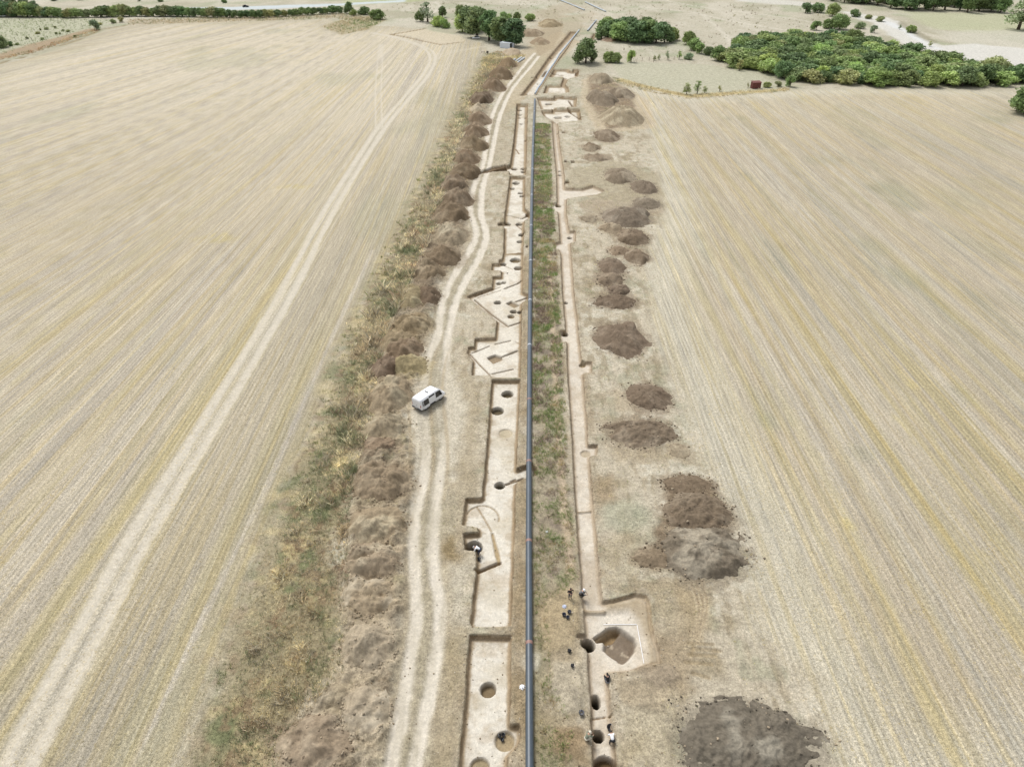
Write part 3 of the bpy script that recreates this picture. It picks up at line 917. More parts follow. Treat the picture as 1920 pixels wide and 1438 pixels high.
# --- the trenches
TRE_L, TRE_R, TRE_F = [], [], []
TRE_L.append((crop(830, 1170, 5.364, [(262, 95), (705, 100), (698, 400), (690, 985), (785, 1005), (795, 1080), (782, 1180), (720, 1260), (668, 1320), (655, 1560), (130, 1560), (165, 1300), (215, 800), (245, 350)]), 0.75))
TRE_L.append((crop(830, 920, 5.137, [(215, 66), (360, 60), (380, 45)]) + crop(840, 690, 5.53, [(350, 1235), (372, 1100), (400, 780), (425, 430), (452, 112), (757, 112), (745, 400), (716, 1030), (770, 1005), (870, 985), (930, 1030), (925, 1110), (872, 1125), (790, 1150), (715, 1180), (708, 1300)])
              + crop(830, 920, 5.137, [(708, 40), (700, 400), (690, 700), (675, 1000), (668, 1305), (290, 1310), (258, 1265), (285, 1050), (318, 790), (318, 575), (205, 570), (190, 400), (340, 392), (335, 350), (182, 330)]), 0.75))
TRE_L.append((crop(820, 460, 5.53, [(680, 64), (895, 60), (895, 480), (950, 500), (950, 555), (885, 590), (868, 1370), (560, 1370), (548, 1350), (350, 1345), (362, 1190), (300, 1110), (318, 1045), (380, 1045), (385, 960), (595, 950), (612, 780), (300, 530), (360, 500), (560, 430), (572, 318), (655, 315), (655, 262), (555, 258), (560, 185), (632, 185), (635, 145), (668, 140)]), 0.65))
TRE_L.append((crop(820, 320, 4.357, [(588, 42), (724, 48), (720, 305), (765, 340), (765, 385), (718, 405), (706, 662), (538, 666), (540, 455), (500, 445), (500, 425), (545, 420), (545, 360)]), 0.8))
TRE_L.append((crop(840, 40, 4.7925, [(612, 738), (725, 742), (718, 1000), (708, 1382), (550, 1382), (545, 1345), (420, 1350), (368, 1335), (552, 1286), (580, 1100), (600, 900)]), 1.1))
TRE_F.append((crop(840, 40, 4.7925, [(1092, 92), (1170, 92), (1090, 240), (960, 410), (880, 540), (800, 662), (640, 672), (760, 520), (890, 330), (1000, 200)]), 1.0))
TRE_F.append((crop(840, 40, 4.7925, [(945, 428), (1085, 430), (1112, 446), (1118, 428), (1190, 432), (1175, 498), (1090, 515), (1062, 570), (1088, 590), (1097, 638), (1000, 650), (850, 648), (900, 500)]), 0.9))
TRE_F.append((crop(840, 40, 4.7925, [(790, 684), (942, 686), (948, 668), (992, 668), (1165, 680), (1160, 768), (985, 770), (925, 790), (832, 790)]), 1.1))
TRE_F.append((crop(840, 40, 4.7925, [(832, 796), (925, 800), (935, 776), (985, 782), (1190, 790), (1206, 888), (1010, 905), (960, 915), (850, 845)]), 1.1))
TRE_F.append(([(1112, 62), (1124, 62), (1102, 92), (1094, 92)], 0.8))
TRE_R.append(([(1033, 226), (1047, 226), (1051, 270), (1060, 330), (1061, 352), (1090, 353), (1112, 347), (1136, 357), (1122, 364), (1064, 372), (1063, 400), (1069, 432), (1081, 432), (1080, 453), (1071, 454), (1073, 480), (1078, 550), (1084.5, 600),
               (1092, 677), (1112, 677), (1111, 699), (1095, 699), (1103, 800), (1104, 832), (1122, 832), (1121, 853), (1107, 855), (1110, 900), (1120, 1000), (1128, 1100), (1131, 1124), (1150, 1122), (1190, 1110), (1214, 1114), (1221, 1130), (1224, 1170),
               (1240, 1219), (1241, 1243), (1213, 1247), (1183, 1258), (1142, 1262), (1148, 1329), (1153, 1380), (1159, 1440), (1164, 1510), (1112, 1510), (1110, 1438), (1106, 1329), (1101, 1267), (1100, 1226), (1092, 1198), (1080, 1197), (1080, 1187), (1095, 1186), (1090, 1130),
               (1089, 1100), (1081, 1000), (1075, 900), (1070, 800), (1063, 700), (1061, 640), (1048, 642), (1048, 618), (1059, 618), (1058, 600), (1053, 550), (1051, 500), (1050, 474), (1046, 466), (1037, 463), (1038, 455), (1049, 452), (1045, 400), (1044, 396),
               (1016, 392), (1016, 378), (1043, 380), (1042, 330), (1036, 270)], 0.62))
SDT = np.full((NY, NX), 99.0, np.float32)
DEP = np.zeros((NY, NX), np.float32)
EDGE_PTS = []
for lst, code in ((TRE_L, 4), (TRE_R, 7), (TRE_F, 8)):
    for pts, dep in lst:
        P = ats(pts)
        EDGE_PTS.append(P)
        sl, sd = area(P, 3)
        sd = sd + 0.05 * n_tin[sl] + 0.07 * n_sml[sl]
        near = sd < SDT[sl]
        DEP[sl] = np.where(near, dep, DEP[sl])
        SDT[sl] = np.where(near, sd, SDT[sl])
        CLS[sl] = np.where(sd < 0, code, CLS[sl])
# unexcavated block left standing in the far rooms
P = ats(crop(840, 40, 4.7925, [(905, 505), (1030, 500), (1004, 572), (872, 572)]))
sl, sd = area(P, 3)
SDT[sl] = np.maximum(SDT[sl], -sd)
CLS[sl] = np.where((sd < 0), 0, CLS[sl])
WW = np.broadcast_to((0.20 + 0.75 * DY)[:, None], X.shape)
t = sstep(0, 1, -SDT / WW)
slump = sstep(0.9, 0.1, -SDT) * 0.10 * (0.5 + n_sml)
Z = np.where(SDT < 0.4, Z * (1 - sstep(0.4, 0, SDT) * .5) , Z)
Z = Z * (1 - t) + t * (-DEP + 0.03 * n_med + slump * (SDT < 0))
# material of the dug faces: dark topsoil above pale clay
floor = vary(ALL, S(238, 230, 213), (sstep(-.1, .5, n_med) * .6, S(227, 217, 197)), (sstep(.0, .5, n_sml) * .5, S(236, 228, 211)), (sstep(.1, .5, fbm(X, Y, 4, 3, 55)) * .5, S(205, 192, 165)), (sstep(.2, .6, n_tin) * .3, S(205, 190, 162)))
inside = sstep(0.0, 1.0, t)
C[:] = C * (1 - inside[..., None]) + floor * inside[..., None]
wallm = np.clip(sstep(0.02, 0.25, t) * (1 - sstep(1.2, 2.3, -SDT / WW) * 1.0), 0, 1)
wallc = vary(ALL, S(140, 119, 90), (sstep(-.2, .4, n_sml), S(116, 98, 74)), (sstep(.0, .5, fbm(X, Y, 2.5, 3, 57)) * .7, S(178, 156, 124)), (sstep(.55, 1.0, t) * .65, S(184, 162, 130)))
C[:] = C * (1 - 0.95 * wallm[..., None]) + wallc * 0.95 * wallm[..., None]
crumb = sstep(1.9, 0.2, -SDT) * (SDT < 0) * sstep(-.15, .5, n_sml + .6 * n_tin)
crumb = np.maximum(crumb, .8 * (SDT < 0) * sstep(.12, .5, fbm(X, Y, 2.2, 4, 58)))
C[:] = C * (1 - 0.5 * crumb[..., None]) + S(186, 166, 136) * 0.5 * crumb[..., None]
lip = sstep(1.4, 0.0, SDT) * (SDT > 0) * sstep(-.2, .4, n_sml) * 0.5
C[:] = C * (1 - lip[..., None]) + S(162, 142, 112) * lip[..., None]
SMO = np.maximum(SMO, inside * 0.8)
FLD *= 1 - inside
mm = .38 * inside * (CLS == 7)
C[:] = C * (1 - mm[..., None]) + S(221, 206, 185) * (1 + .08 * n_sml[..., None]) * mm[..., None]
# dusty right-hand trench is a little pinker and browner at its near end
P = ats([(1085, 1040), (1130, 1040), (1140, 1130), (1090, 1130)])
sl, sd = area(P, 4)
blend(sl, .6 * sstep(1.5, -1.5, sd + n_med[sl]) * (CLS[sl] == 7), S(198, 182, 158))
# brown ramp along the two outer sides of the big chamber
P = ats([(1135, 1125), (1190, 1113), (1214, 1116), (1222, 1135), (1225, 1170), (1239, 1240), (1215, 1244), (1203, 1180), (1196, 1160), (1178, 1142), (1135, 1142)])
sl, sd = area(P, 3)
mm = sstep(.5, -.8, sd + .3 * n_sml[sl]) * (CLS[sl] == 7)
blend(sl, .75 * mm, S(176, 156, 122))
Z[sl] += 0.30 * mm * sstep(0.0, 0.6, -SDT[sl])

# low baulks and sondages left across floors
def ridge(pts, w, h, c=S(178, 156, 122)):
    P = ats(pts, -0.65)
    sl = region(P, 3)
    d = sdline(P, X[sl], Y[sl])
    ww = np.maximum(w, 0.6 * DY[sl[0]][:, None])
    m = sstep(ww, ww * .6, d) * (SDT[sl] < -0.05)
    Z[sl] += h * m
    blend(sl, .6 * m, c)


def groove(pts, w, dep, c=S(150, 126, 96), z=-0.65, a=.9):
    P = ats(pts, z)
    sl = region(P, 3)
    d = sdline(P, X[sl], Y[sl])
    ww = np.maximum(w, 0.55 * DY[sl[0]][:, None])
    m = sstep(ww, ww * .55, d + .04 * n_tin[sl])
    Z[sl] -= dep * m
    blend(sl, a * m, c)


def gshape(pts, dep, c=S(158, 138, 110), z=-0.65, soft=0.18):
    P = ats(pts, z)
    sl, sd = area(P, 2)
    ww = np.maximum(soft, 0.6 * DY[sl[0]][:, None])
    m = sstep(0, 1, -(sd + .05 * n_sml[sl]) / ww)
    Z[sl] -= dep * m
    blend(sl, .9 * m, c)


ridge([(1094, 1150), (1131, 1150)], 0.28, 0.30)
ridge([(1084, 962), (1107, 960)], 0.18, 0.2)
c1 = lambda p: crop(820, 460, 5.53, p)
for p, w, d in [([(872, 370), (830, 400), (700, 450)], .2, .35), ([(650, 435), (390, 535)], .14, .15), ([(655, 468), (420, 545)], .12, .12), ([(390, 570), (560, 715), (735, 842), (880, 795)], .22, .35),
                ([(930, 547), (815, 587)], .22, .4), ([(758, 990), (600, 1026)], .16, .25), ([(538, 1046), (360, 1118)], .14, .2), ([(345, 1135), (450, 1250), (545, 1345)], .16, .2), ([(785, 1286), (570, 1334)], .17, .25),
                ([(810, 1000), (860, 1030)], .1, .1), ([(700, 215), (780, 250)], .12, .12)]:
    groove(c1(p), w, d)
gshape(c1([(510, 1165), (600, 1130), (660, 1150), (830, 1085), (852, 1098), (672, 1168), (682, 1188), (580, 1232)]), .45)
gshape(c1([(705, 605), (770, 575), (862, 625), (800, 652)]), .45)
groove(crop(820, 320, 4.357, [(540, 366), (600, 368), (640, 380), (690, 393), (720, 378), (748, 365)]), .22, .45, z=-.7)
groove(crop(820, 320, 4.357, [(640, 440), (690, 480)]), .1, .12, z=-.7)
groove(crop(840, 690, 5.53, [(600, 1202), (660, 1182), (780, 1143)]), .22, .3)
groove(crop(840, 690, 5.53, [(650, 1170), (700, 1150)]), .15, .2)
c3 = lambda p: crop(830, 920, 5.137, p)
ring = [(385 + 158 * math.cos(a), 265 + 128 * math.sin(a)) for a in np.linspace(math.pi * .95, math.pi * 2.05, 16)]
groove(c3(ring), .14, .16, S(196, 178, 150))
groove(c3([(330, 150), (400, 260), (470, 385)]), .13, .16, S(190, 168, 136))
gshape(c3([(455, 390), (495, 400), (545, 560), (570, 690), (520, 690), (490, 580)]), .22, S(184, 160, 118))
groove(c3([(548, 690), (440, 735), (325, 785)]), .30, .40, S(140, 116, 84))
groove(crop(840, 40, 4.7925, [(610, 1150), (640, 1190)]), .14, .15, z=-1)
for p in ([(1085, 715), (1125, 772)], [(1050, 790), (1200, 888)], [(850, 842), (965, 915)], [(885, 450), (850, 500)], [(840, 630), (940, 630)], [(930, 480), (985, 480)], [(1000, 490), (1030, 490)], [(1150, 490), (1160, 465), (1175, 460)]):
    groove(crop(840, 40, 4.7925, p), .35, .5, S(120, 98, 72), z=-1)
groove([(1112, 1349), (1135, 1345)], .1, .15)
for px, dy in ((800, 0),):
    groove([(733, 65), (775, 73), (826, 84), (870, 79)], 0.5, .6, S(150, 130, 98), z=0)
    groove([(733, 65), (765, 60), (796, 54)], 0.5, .5, S(160, 140, 106), z=0)
# drain along the far left field edge
groove([(-60, 141), (0, 118), (60, 104), (130, 80), (190, 56), (236, 48)], 0.7, .6, S(160, 142, 106), z=0)

# --- round storage pits cut in the trench floors
PITS = []


def pit(px, py, rx, dep, z=-0.65, ry=None, c=(150, 132, 104), rim=True, shade=None):
    x0, y0 = at(px, py, z)
    a = rx / sc(py)
    b = a if ry is None else ry / vscale(py)[0]
    sl = region([(x0 - a, y0 - b), (x0 + a, y0 + b)], 2)
    q = np.hypot((X[sl] - x0) / a, (Y[sl] - y0) / b)
    sd = (q - 1) * min(a, b) + 0.06 * n_sml[sl]
    ww = np.maximum(0.16, 0.6 * DY[sl[0]][:, None])
    ww = np.minimum(ww, 0.8 * min(a, b))
    m = sstep(0, 1, -sd / ww)
    zr = z
    Z[sl] = np.where(sd < 0, np.minimum(Z[sl], Z[sl] * (1 - m) + m * (zr - dep + .06 * n_med[sl])), Z[sl])
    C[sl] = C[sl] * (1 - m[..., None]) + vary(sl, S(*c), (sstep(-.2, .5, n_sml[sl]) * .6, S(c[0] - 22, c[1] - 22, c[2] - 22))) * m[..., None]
    PIT[sl] = np.where(sd < 0, len(PITS), PIT[sl])
    PITS.append((px, py, x0, y0, a, b, zr - dep))


k4 = lambda x, y: (830 + x / 5.364, 1170 + y / 5.364)
k2 = lambda x, y: (840 + x / 5.53, 690 + y / 5.53)
k1 = lambda x, y: (820 + x / 5.53, 460 + y / 5.53)
k5 = lambda x, y: (820 + x / 4.357, 320 + y / 4.357)
k0 = lambda x, y: (840 + x / 4.7925, 40 + y / 4.7925)
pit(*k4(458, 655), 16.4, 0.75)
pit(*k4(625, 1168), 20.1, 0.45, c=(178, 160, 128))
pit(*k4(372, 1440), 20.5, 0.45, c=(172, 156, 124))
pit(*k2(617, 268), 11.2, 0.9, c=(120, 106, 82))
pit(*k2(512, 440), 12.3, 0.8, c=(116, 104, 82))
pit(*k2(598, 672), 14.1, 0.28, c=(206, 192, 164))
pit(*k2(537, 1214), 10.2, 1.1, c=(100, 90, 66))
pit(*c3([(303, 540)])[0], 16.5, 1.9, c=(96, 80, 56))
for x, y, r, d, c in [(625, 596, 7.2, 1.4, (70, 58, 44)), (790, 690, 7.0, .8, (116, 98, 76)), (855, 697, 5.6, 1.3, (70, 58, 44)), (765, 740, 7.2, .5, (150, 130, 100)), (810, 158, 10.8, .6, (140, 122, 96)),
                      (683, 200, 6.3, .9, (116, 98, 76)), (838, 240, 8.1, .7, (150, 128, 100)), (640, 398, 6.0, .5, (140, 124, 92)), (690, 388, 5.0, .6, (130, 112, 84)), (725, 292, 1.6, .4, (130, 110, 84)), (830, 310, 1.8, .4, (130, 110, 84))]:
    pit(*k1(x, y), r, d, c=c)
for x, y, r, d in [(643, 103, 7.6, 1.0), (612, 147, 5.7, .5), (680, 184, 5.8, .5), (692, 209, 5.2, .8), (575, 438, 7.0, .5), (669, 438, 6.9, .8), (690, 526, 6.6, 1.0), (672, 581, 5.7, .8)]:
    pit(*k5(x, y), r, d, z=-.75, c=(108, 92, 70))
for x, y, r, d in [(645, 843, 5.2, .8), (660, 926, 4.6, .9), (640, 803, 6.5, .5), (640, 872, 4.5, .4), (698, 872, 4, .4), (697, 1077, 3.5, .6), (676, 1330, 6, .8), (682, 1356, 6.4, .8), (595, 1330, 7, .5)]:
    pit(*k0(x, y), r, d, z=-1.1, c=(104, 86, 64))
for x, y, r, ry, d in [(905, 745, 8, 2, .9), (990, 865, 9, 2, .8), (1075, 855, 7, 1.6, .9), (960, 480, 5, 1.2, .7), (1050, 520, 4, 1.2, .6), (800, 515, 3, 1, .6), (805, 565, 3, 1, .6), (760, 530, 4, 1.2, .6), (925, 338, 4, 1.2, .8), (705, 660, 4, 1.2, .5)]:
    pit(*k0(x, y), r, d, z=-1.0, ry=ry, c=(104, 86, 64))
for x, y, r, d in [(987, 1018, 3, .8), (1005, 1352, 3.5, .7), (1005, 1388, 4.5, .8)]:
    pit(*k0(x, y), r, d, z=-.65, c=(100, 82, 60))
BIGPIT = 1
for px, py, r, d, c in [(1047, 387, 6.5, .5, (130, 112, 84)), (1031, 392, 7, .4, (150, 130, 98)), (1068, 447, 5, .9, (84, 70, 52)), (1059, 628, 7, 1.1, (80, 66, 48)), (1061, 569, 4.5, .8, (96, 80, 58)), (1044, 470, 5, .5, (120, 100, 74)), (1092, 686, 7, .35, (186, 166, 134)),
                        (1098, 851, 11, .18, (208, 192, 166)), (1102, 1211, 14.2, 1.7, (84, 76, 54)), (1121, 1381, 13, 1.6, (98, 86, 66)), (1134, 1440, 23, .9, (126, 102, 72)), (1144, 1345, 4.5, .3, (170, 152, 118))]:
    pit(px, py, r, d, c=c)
pit(1117, 1316, 9.5, 1.6, ry=15, c=(84, 76, 54))
BIG = ats(crop(1030, 1080, 4.017, [(345, 482), (400, 432), (470, 387), (500, 378), (545, 390), (600, 425), (655, 468), (668, 520), (664, 556), (672, 566), (650, 585), (600, 640), (552, 668), (508, 656), (500, 640), (440, 608), (408, 572), (392, 566), (398, 545), (393, 500), (352, 506)]), -.65)
BIG = spline(BIG + BIG[:1], 4)[:-1]
sl, sd = area(BIG, 2)
sd = sd + .10 * n_sml[sl] + .06 * n_tin[sl]
m = sstep(0, 1, -sd / .45)
step_ = .35 * sstep(.9, 1.3, -sd) * sstep(-.3, .5, (Y[sl] - BIG[3][1] + 3.2))
Z[sl] -= m * (.68 + .06 * n_sml[sl] + .05 * n_tin[sl])
C[sl] = C[sl] * (1 - m[..., None]) + vary(sl, S(142, 127, 109), (sstep(-.1, .5, n_sml[sl]) * .6, S(126, 110, 92)), (sstep(.1, .5, fbm(X[sl], Y[sl], 1.2, 3, 59)) * .6, S(170, 152, 126)), (sstep(.35, .6, n_tin[sl]) * .6, S(208, 192, 166))) * m[..., None]
PIT[sl] = np.where(sd < 0, len(PITS), PIT[sl])
PITS.append((1163, 1213, *at(1163, 1213, -.65), 2, 2, -1.6))
gshape([(1110, 1196), (1140, 1176), (1156, 1174), (1165, 1180), (1150, 1200), (1132, 1205), (1118, 1206)], .55, S(160, 136, 100))
pit_side = [(1095, 840, 5), (1081, 433, 5)]
# narrow tests and post holes cut from the surface beside the trenches
for pts, dep in [([(1058, 338), (1068, 338), (1068, 344), (1058, 344)], .8), ([(1053, 246), (1060, 246), (1060, 250), (1053, 250)], .6), ([(1070, 301), (1078, 301), (1078, 306), (1070, 306)], .7), ([(1058, 300), (1064, 300), (1064, 305), (1058, 305)], .7),
                 ([(884, 328), (920, 313), (950, 308), (952, 314), (925, 322)], .6), ([(933, 418), (942, 418), (942, 423), (933, 423)], .7), ([(1002, 548), (1008, 548), (1008, 556), (1002, 556)], .6), ([(985, 395), (992, 395), (992, 402), (985, 402)], .6), ([(986, 460), (991, 460), (991, 464), (986, 464)], .5)]:
    gshape(pts, dep, S(118, 96, 70), z=0)


def zat(x, y):
    i = int(np.clip(np.searchsorted(GX, x) - 1, 0, NX - 2))
    j = int(np.clip(np.searchsorted(GY, y) - 1, 0, NY - 2))
    fx, fy = (x - GX[i]) / (GX[i + 1] - GX[i]), (y - GY[j]) / (GY[j + 1] - GY[j])
    return float((Z[j, i] * (1 - fx) + Z[j, i + 1] * fx) * (1 - fy) + (Z[j + 1, i] * (1 - fx) + Z[j + 1, i + 1] * fx) * fy)


def zats(x, y):
    i = np.clip(np.searchsorted(GX, x) - 1, 0, NX - 2)
    j = np.clip(np.searchsorted(GY, y) - 1, 0, NY - 2)
    fx, fy = (x - GX[i]) / (GX[i + 1] - GX[i]), (y - GY[j]) / (GY[j + 1] - GY[j])
    return (Z[j, i] * (1 - fx) + Z[j, i + 1] * fx) * (1 - fy) + (Z[j + 1, i] * (1 - fx) + Z[j + 1, i + 1] * fx) * fy


def clsat(x, y):
    i = np.clip(np.searchsorted(GX, x) - 1, 0, NX - 1)
    j = np.clip(np.searchsorted(GY, y) - 1, 0, NY - 1)
    return CLS[j, i]


def put(px, py, z=None):
    """point on the built ground seen at a photo pixel"""
    zz = 0.0
    for _ in range(6):
        x, y = at(px, py, zz)
        zz = zat(x, y)
    return (x, y, zz if z is None else z)


def cut_ground():
    gx, gy = np.gradient(Z, GY, axis=0), np.gradient(Z, GX, axis=1)
    N = np.stack([-gy, -gx, np.ones_like(Z)], -1)
    N /= np.linalg.norm(N, axis=-1, keepdims=True)
    Pn = np.stack([X, Y, Z], -1).reshape(-1, 3).astype(np.float32)
    Nn = N.reshape(-1, 3)
    Cn = np.clip(C, 0.005, 0.9).reshape(-1, 3)
    Rn = np.stack([U, V, FLD], -1).reshape(-1, 3).astype(np.float32)
    Sn = SMO.reshape(-1).astype(np.float32)
    j, i = np.meshgrid(np.arange(NY - 1), np.arange(NX - 1), indexing='ij')
    q = (j * NX + i)
    quads = np.stack([q, q + 1, q + NX + 1, q + NX], -1).reshape(-1, 4)
    fc = CLS[:-1, :-1].reshape(-1)
    fp = PIT[:-1, :-1].reshape(-1)
    fp = np.where(np.isin(fc, (4, 7, 8)), fp, -1)

    def make(name, mask, parent=None):
        F = quads[mask]
        if not len(F):
            return None
        used, inv = np.unique(F, return_inverse=True)
        o = mesh_np(name, Pn[used], inv.reshape(-1, 4), M_GROUND, Cn[used], parent)
        a = o.data.attributes.new("row", 'FLOAT_VECTOR', 'POINT')
        a.data.foreach_set('vector', Rn[used].ravel())
        a = o.data.attributes.new("smoothness", 'FLOAT', 'POINT')
        a.data.foreach_set('value', Sn[used])
        o.data.normals_split_custom_set_from_vertices([tuple(v) for v in Nn[used].tolist()])
        return o
    g = make("ground", (fc == 0))
    tag(g, "trodden pale soil of the pipeline working strip and the dry pasture beyond", "ground", None, "structure")
    tag(make("field", fc == 1), "pale stubble field on the left with a two-rut tractor track", "field", None, "structure")
    tag(make("field", fc == 2), "grey-beige stubble field on the right with yellow straw swaths", "field", None, "structure")
    tag(make("dirt_track", fc == 3), "winding dusty two-rut track beside the spoil bank", "dirt track", None, "structure")
    tag(make("road", fc == 5), "pale grey road beyond the hedge at the far left", "road", None, "structure")
    tag(make("riverbed", fc == 6), "white gravel riverbed behind the wood at the far right", "riverbed", None, "structure")
    labs = {4: "wide pale-floored excavation trench left of the pipeline with round pits", 7: "long narrow excavation trench right of the pipeline ending in a square chamber", 8: "far excavation rooms and strip along the angled pipe run"}
    for code in (4, 7, 8):
        tr = make("trench", (fc == code) & (fp < 0))
        tag(tr, labs[code], "trench", None, "structure")
        for k in range(len(PITS)):
            mk = (fc == code) & (fp == k)
            if mk.sum() > 3:
                make("pit", mk, tr)


cut_ground()


# ------------------------------------------------------------------ spoil heaps
ORD = ['first', 'second', 'third', 'fourth', 'fifth', 'sixth', 'seventh', 'eighth', 'ninth', 'tenth', 'eleventh', 'twelfth', 'thirteenth', 'fourteenth', 'fifteenth', 'sixteenth', 'seventeenth', 'eighteenth', 'nineteenth', 'twentieth',
       'twenty-first', 'twenty-second', 'twenty-third', 'twenty-fourth', 'twenty-fifth', 'twenty-sixth', 'twenty-seventh', 'twenty-eighth', 'twenty-ninth', 'thirtieth', 'thirty-first', 'thirty-second', 'thirty-third', 'thirty-fourth', 'thirty-fifth', 'thirty-sixth',
       'thirty-seventh', 'thirty-eighth', 'thirty-ninth', 'fortieth']
DARKSOIL = S(126, 106, 84)
OCTA = np.array([(1, 0, 0), (-1, 0, 0), (0, 1, 0), (0, -1, 0), (0, 0, 1), (0, 0, -1)], np.float32)
OCTF = np.array([(0, 2, 4), (2, 1, 4), (1, 3, 4), (3, 0, 4), (2, 0, 5), (1, 2, 5), (3, 1, 5), (0, 3, 5)])


def rocks(name, xs, ys, zs, sizes, cols, parent=None):
    n = len(xs)
    Vv = OCTA[None] * (0.55 + 0.9 * RNG.random((n, 6, 1)))
    a = RNG.random(n) * 6.283
    ca, sa = np.cos(a)[:, None], np.sin(a)[:, None]
    t = RNG.normal(0, .35, (n, 1))
    x = Vv[..., 0] * ca - Vv[..., 1] * sa
    y = Vv[..., 0] * sa + Vv[..., 1] * ca
    z = Vv[..., 2] * 0.7 + t * x
    Vv = np.stack([x, y, z], -1) * sizes[:, None, None] + np.stack([xs, ys, zs], -1)[:, None]
    F = (OCTF[None] + (np.arange(n) * 6)[:, None, None]).reshape(-1, 3)
    return mesh_np(name, Vv.reshape(-1, 3), F, M_CLOD, np.repeat(cols, 6, 0), parent, smooth=False)


def heap(px, py, rx, ry, label, group, c=(136, 116, 93), hk=0.30, tilt=0.0, rough=1.0, pale=0.6, seed=0, clods=1.0, lobes=3, flat=1.0):
    s = sc(py)
    sv, hv = vscale(py)
    a = 1.02 * rx / s
    b = max(0.62 * a, min(1.5 * a, ry / sv * 0.86))
    h = hk * min(a, b)
    cx, cy = at(px, py + 0.25 * h * hv)
    cz = zat(cx, cy)
    rs = np.random.default_rng(1000 + seed)
    pix = s / 1.875
    na = int(np.clip(2 * math.pi * a * pix / 1.6, 28, 220))
    nr = int(np.clip(a * pix / 1.5, 10, 60))
    th = np.linspace(0, 2 * math.pi, na, endpoint=False)
    rr = np.linspace(0, 1, nr + 1)[1:] ** 0.9
    TT, RR = np.meshgrid(th, rr)
    sh = seed * 7.7
    rim = 1 + 0.22 * vnoise(np.cos(TT) * 1.5 + sh, np.sin(TT) * 1.5 - sh, 5) + 0.11 * vnoise(np.cos(TT) * 4 + sh, np.sin(TT) * 4, 6) + 0.05 * vnoise(np.cos(TT) * 11 + sh, np.sin(TT) * 11, 7)
    lx, ly = RR * np.cos(TT) * a * rim, RR * np.sin(TT) * b * rim
    q = RR
    # several tipped loads: overlapping cones with rounded tops
    zz = np.zeros_like(RR)
    for k in range(lobes):
        ox, oy = (0, 0) if k == 0 else (rs.uniform(-.5, .5), rs.uniform(-.5, .5))
        kk = 1.0 if k == 0 else rs.uniform(.6, .95)
        rk = np.hypot(lx / a - ox, ly / b - oy) / (1.0 if k == 0 else .62)
        cone = kk * (1 - np.sqrt(rk * rk + .02))
        zz = np.maximum(zz, cone)
    zz = np.minimum(zz, 0.62 + 0.25 * (zz - 0.62)) * 1.35 * flat
    env = sstep(1.0, 0.72, q)
    nx, ny = lx + cx, ly + cy
    n1 = fbm(nx, ny, 1.5, 4, 60, .6)
    n2 = fbm(nx, ny, .45, 2, 61)
    n3 = np.abs(vnoise(nx * .7 + .3 * n1, ny * .7, 62))
    z = h * zz * (0.12 + .88 * sstep(1.0, .80, q)) + env * (0.34 * n1 + 0.15 * n2 - .22 * n3) * rough * min(1.15, h)
    z = np.where(q > .985, -0.12, z)
    Vx = np.concatenate([[[cx, cy, cz + h * zz[0].mean()]], np.stack([nx, ny, cz + z], -1).reshape(-1, 3)])
    Vx[1:, 2] += zats(Vx[1:, 0], Vx[1:, 1]).clip(-.1, 1.5) - cz
    Vx[0, 2] = Vx[1:1 + na, 2].mean()
    F = []
    idx = 1 + np.arange(nr * na).reshape(nr, na)
    nxt = np.roll(idx, -1, axis=1)
    quad = np.stack([idx[:-1], idx[1:], nxt[1:], nxt[:-1]], -1).reshape(-1, 4)
    tri = np.stack([np.zeros(na, int), idx[0], nxt[0], nxt[0]], -1)
    # colour: dark moist crumb with paler dried and tipped patches
    px_, py_ = Vx[:, 0], Vx[:, 1]
    base = S(*c)
    m1 = sstep(-.05, .45, fbm(px_, py_, 2.6, 3, 70 + seed))[:, None] * pale
    m2 = sstep(.0, .5, fbm(px_, py_, .9, 3, 71))[:, None] * .5
    ccol = base * (1 - m1) + S(min(c[0] + 46, 214), min(c[1] + 47, 202), min(c[2] + 44, 178)) * m1
    ccol = ccol * (1 - m2) + S(c[0] - 24, c[1] - 22, c[2] - 20) * m2
    o_ = mesh_np('spoil_heap', Vx, quad, M_HEAP, ccol)
    # close the summit
    me = o_.data
    import bmesh
    bm = bmesh.new()
    bm.from_mesh(me)
    bm.verts.ensure_lookup_table()
    for k in range(na):
        try:
            f = bm.faces.new((bm.verts[0], bm.verts[int(idx[0, k])], bm.verts[int(nxt[0, k])]))
            f.smooth = True
        except ValueError:
            pass
    bmesh.ops.recalc_face_normals(bm, faces=bm.faces)
    bm.to_mesh(me)
    bm.free()
    tag(o_, label, "spoil heap", group)
    if clods and s > 5:
        n = int(clods * 26 * (a + b) * (1 if s > 9 else .5))
        t_ = rs.random(n) * 6.283
        r_ = np.where(rs.random(n) < .7, rs.normal(.97, .09, n), rs.random(n) ** .5)
        k_ = 1 + 0.22 * vnoise(np.cos(t_) * 1.5 + sh, np.sin(t_) * 1.5 - sh, 5) + 0.11 * vnoise(np.cos(t_) * 4 + sh, np.sin(t_) * 4, 6)
        x_, y_ = cx + r_ * k_ * np.cos(t_) * a, cy + r_ * k_ * np.sin(t_) * b
        ii = np.clip((r_ * nr).astype(int), 0, nr - 1)
        jj = (t_ / 6.283 * na).astype(int) % na
        zg = zats(x_, y_) + np.where(r_ < .97, z[ii, jj].clip(0, 9), 0)
        sz = 0.045 + 0.15 * rs.random(n) ** 2.4
        cc = np.where(rs.random((n, 1)) < .3, S(190, 172, 146), base * (0.6 + .5 * rs.random((n, 1))))
        k = rocks('clods', x_, y_, zg + sz * .2, sz, cc, o_)
        tag(k, kind='stuff')
    return o_


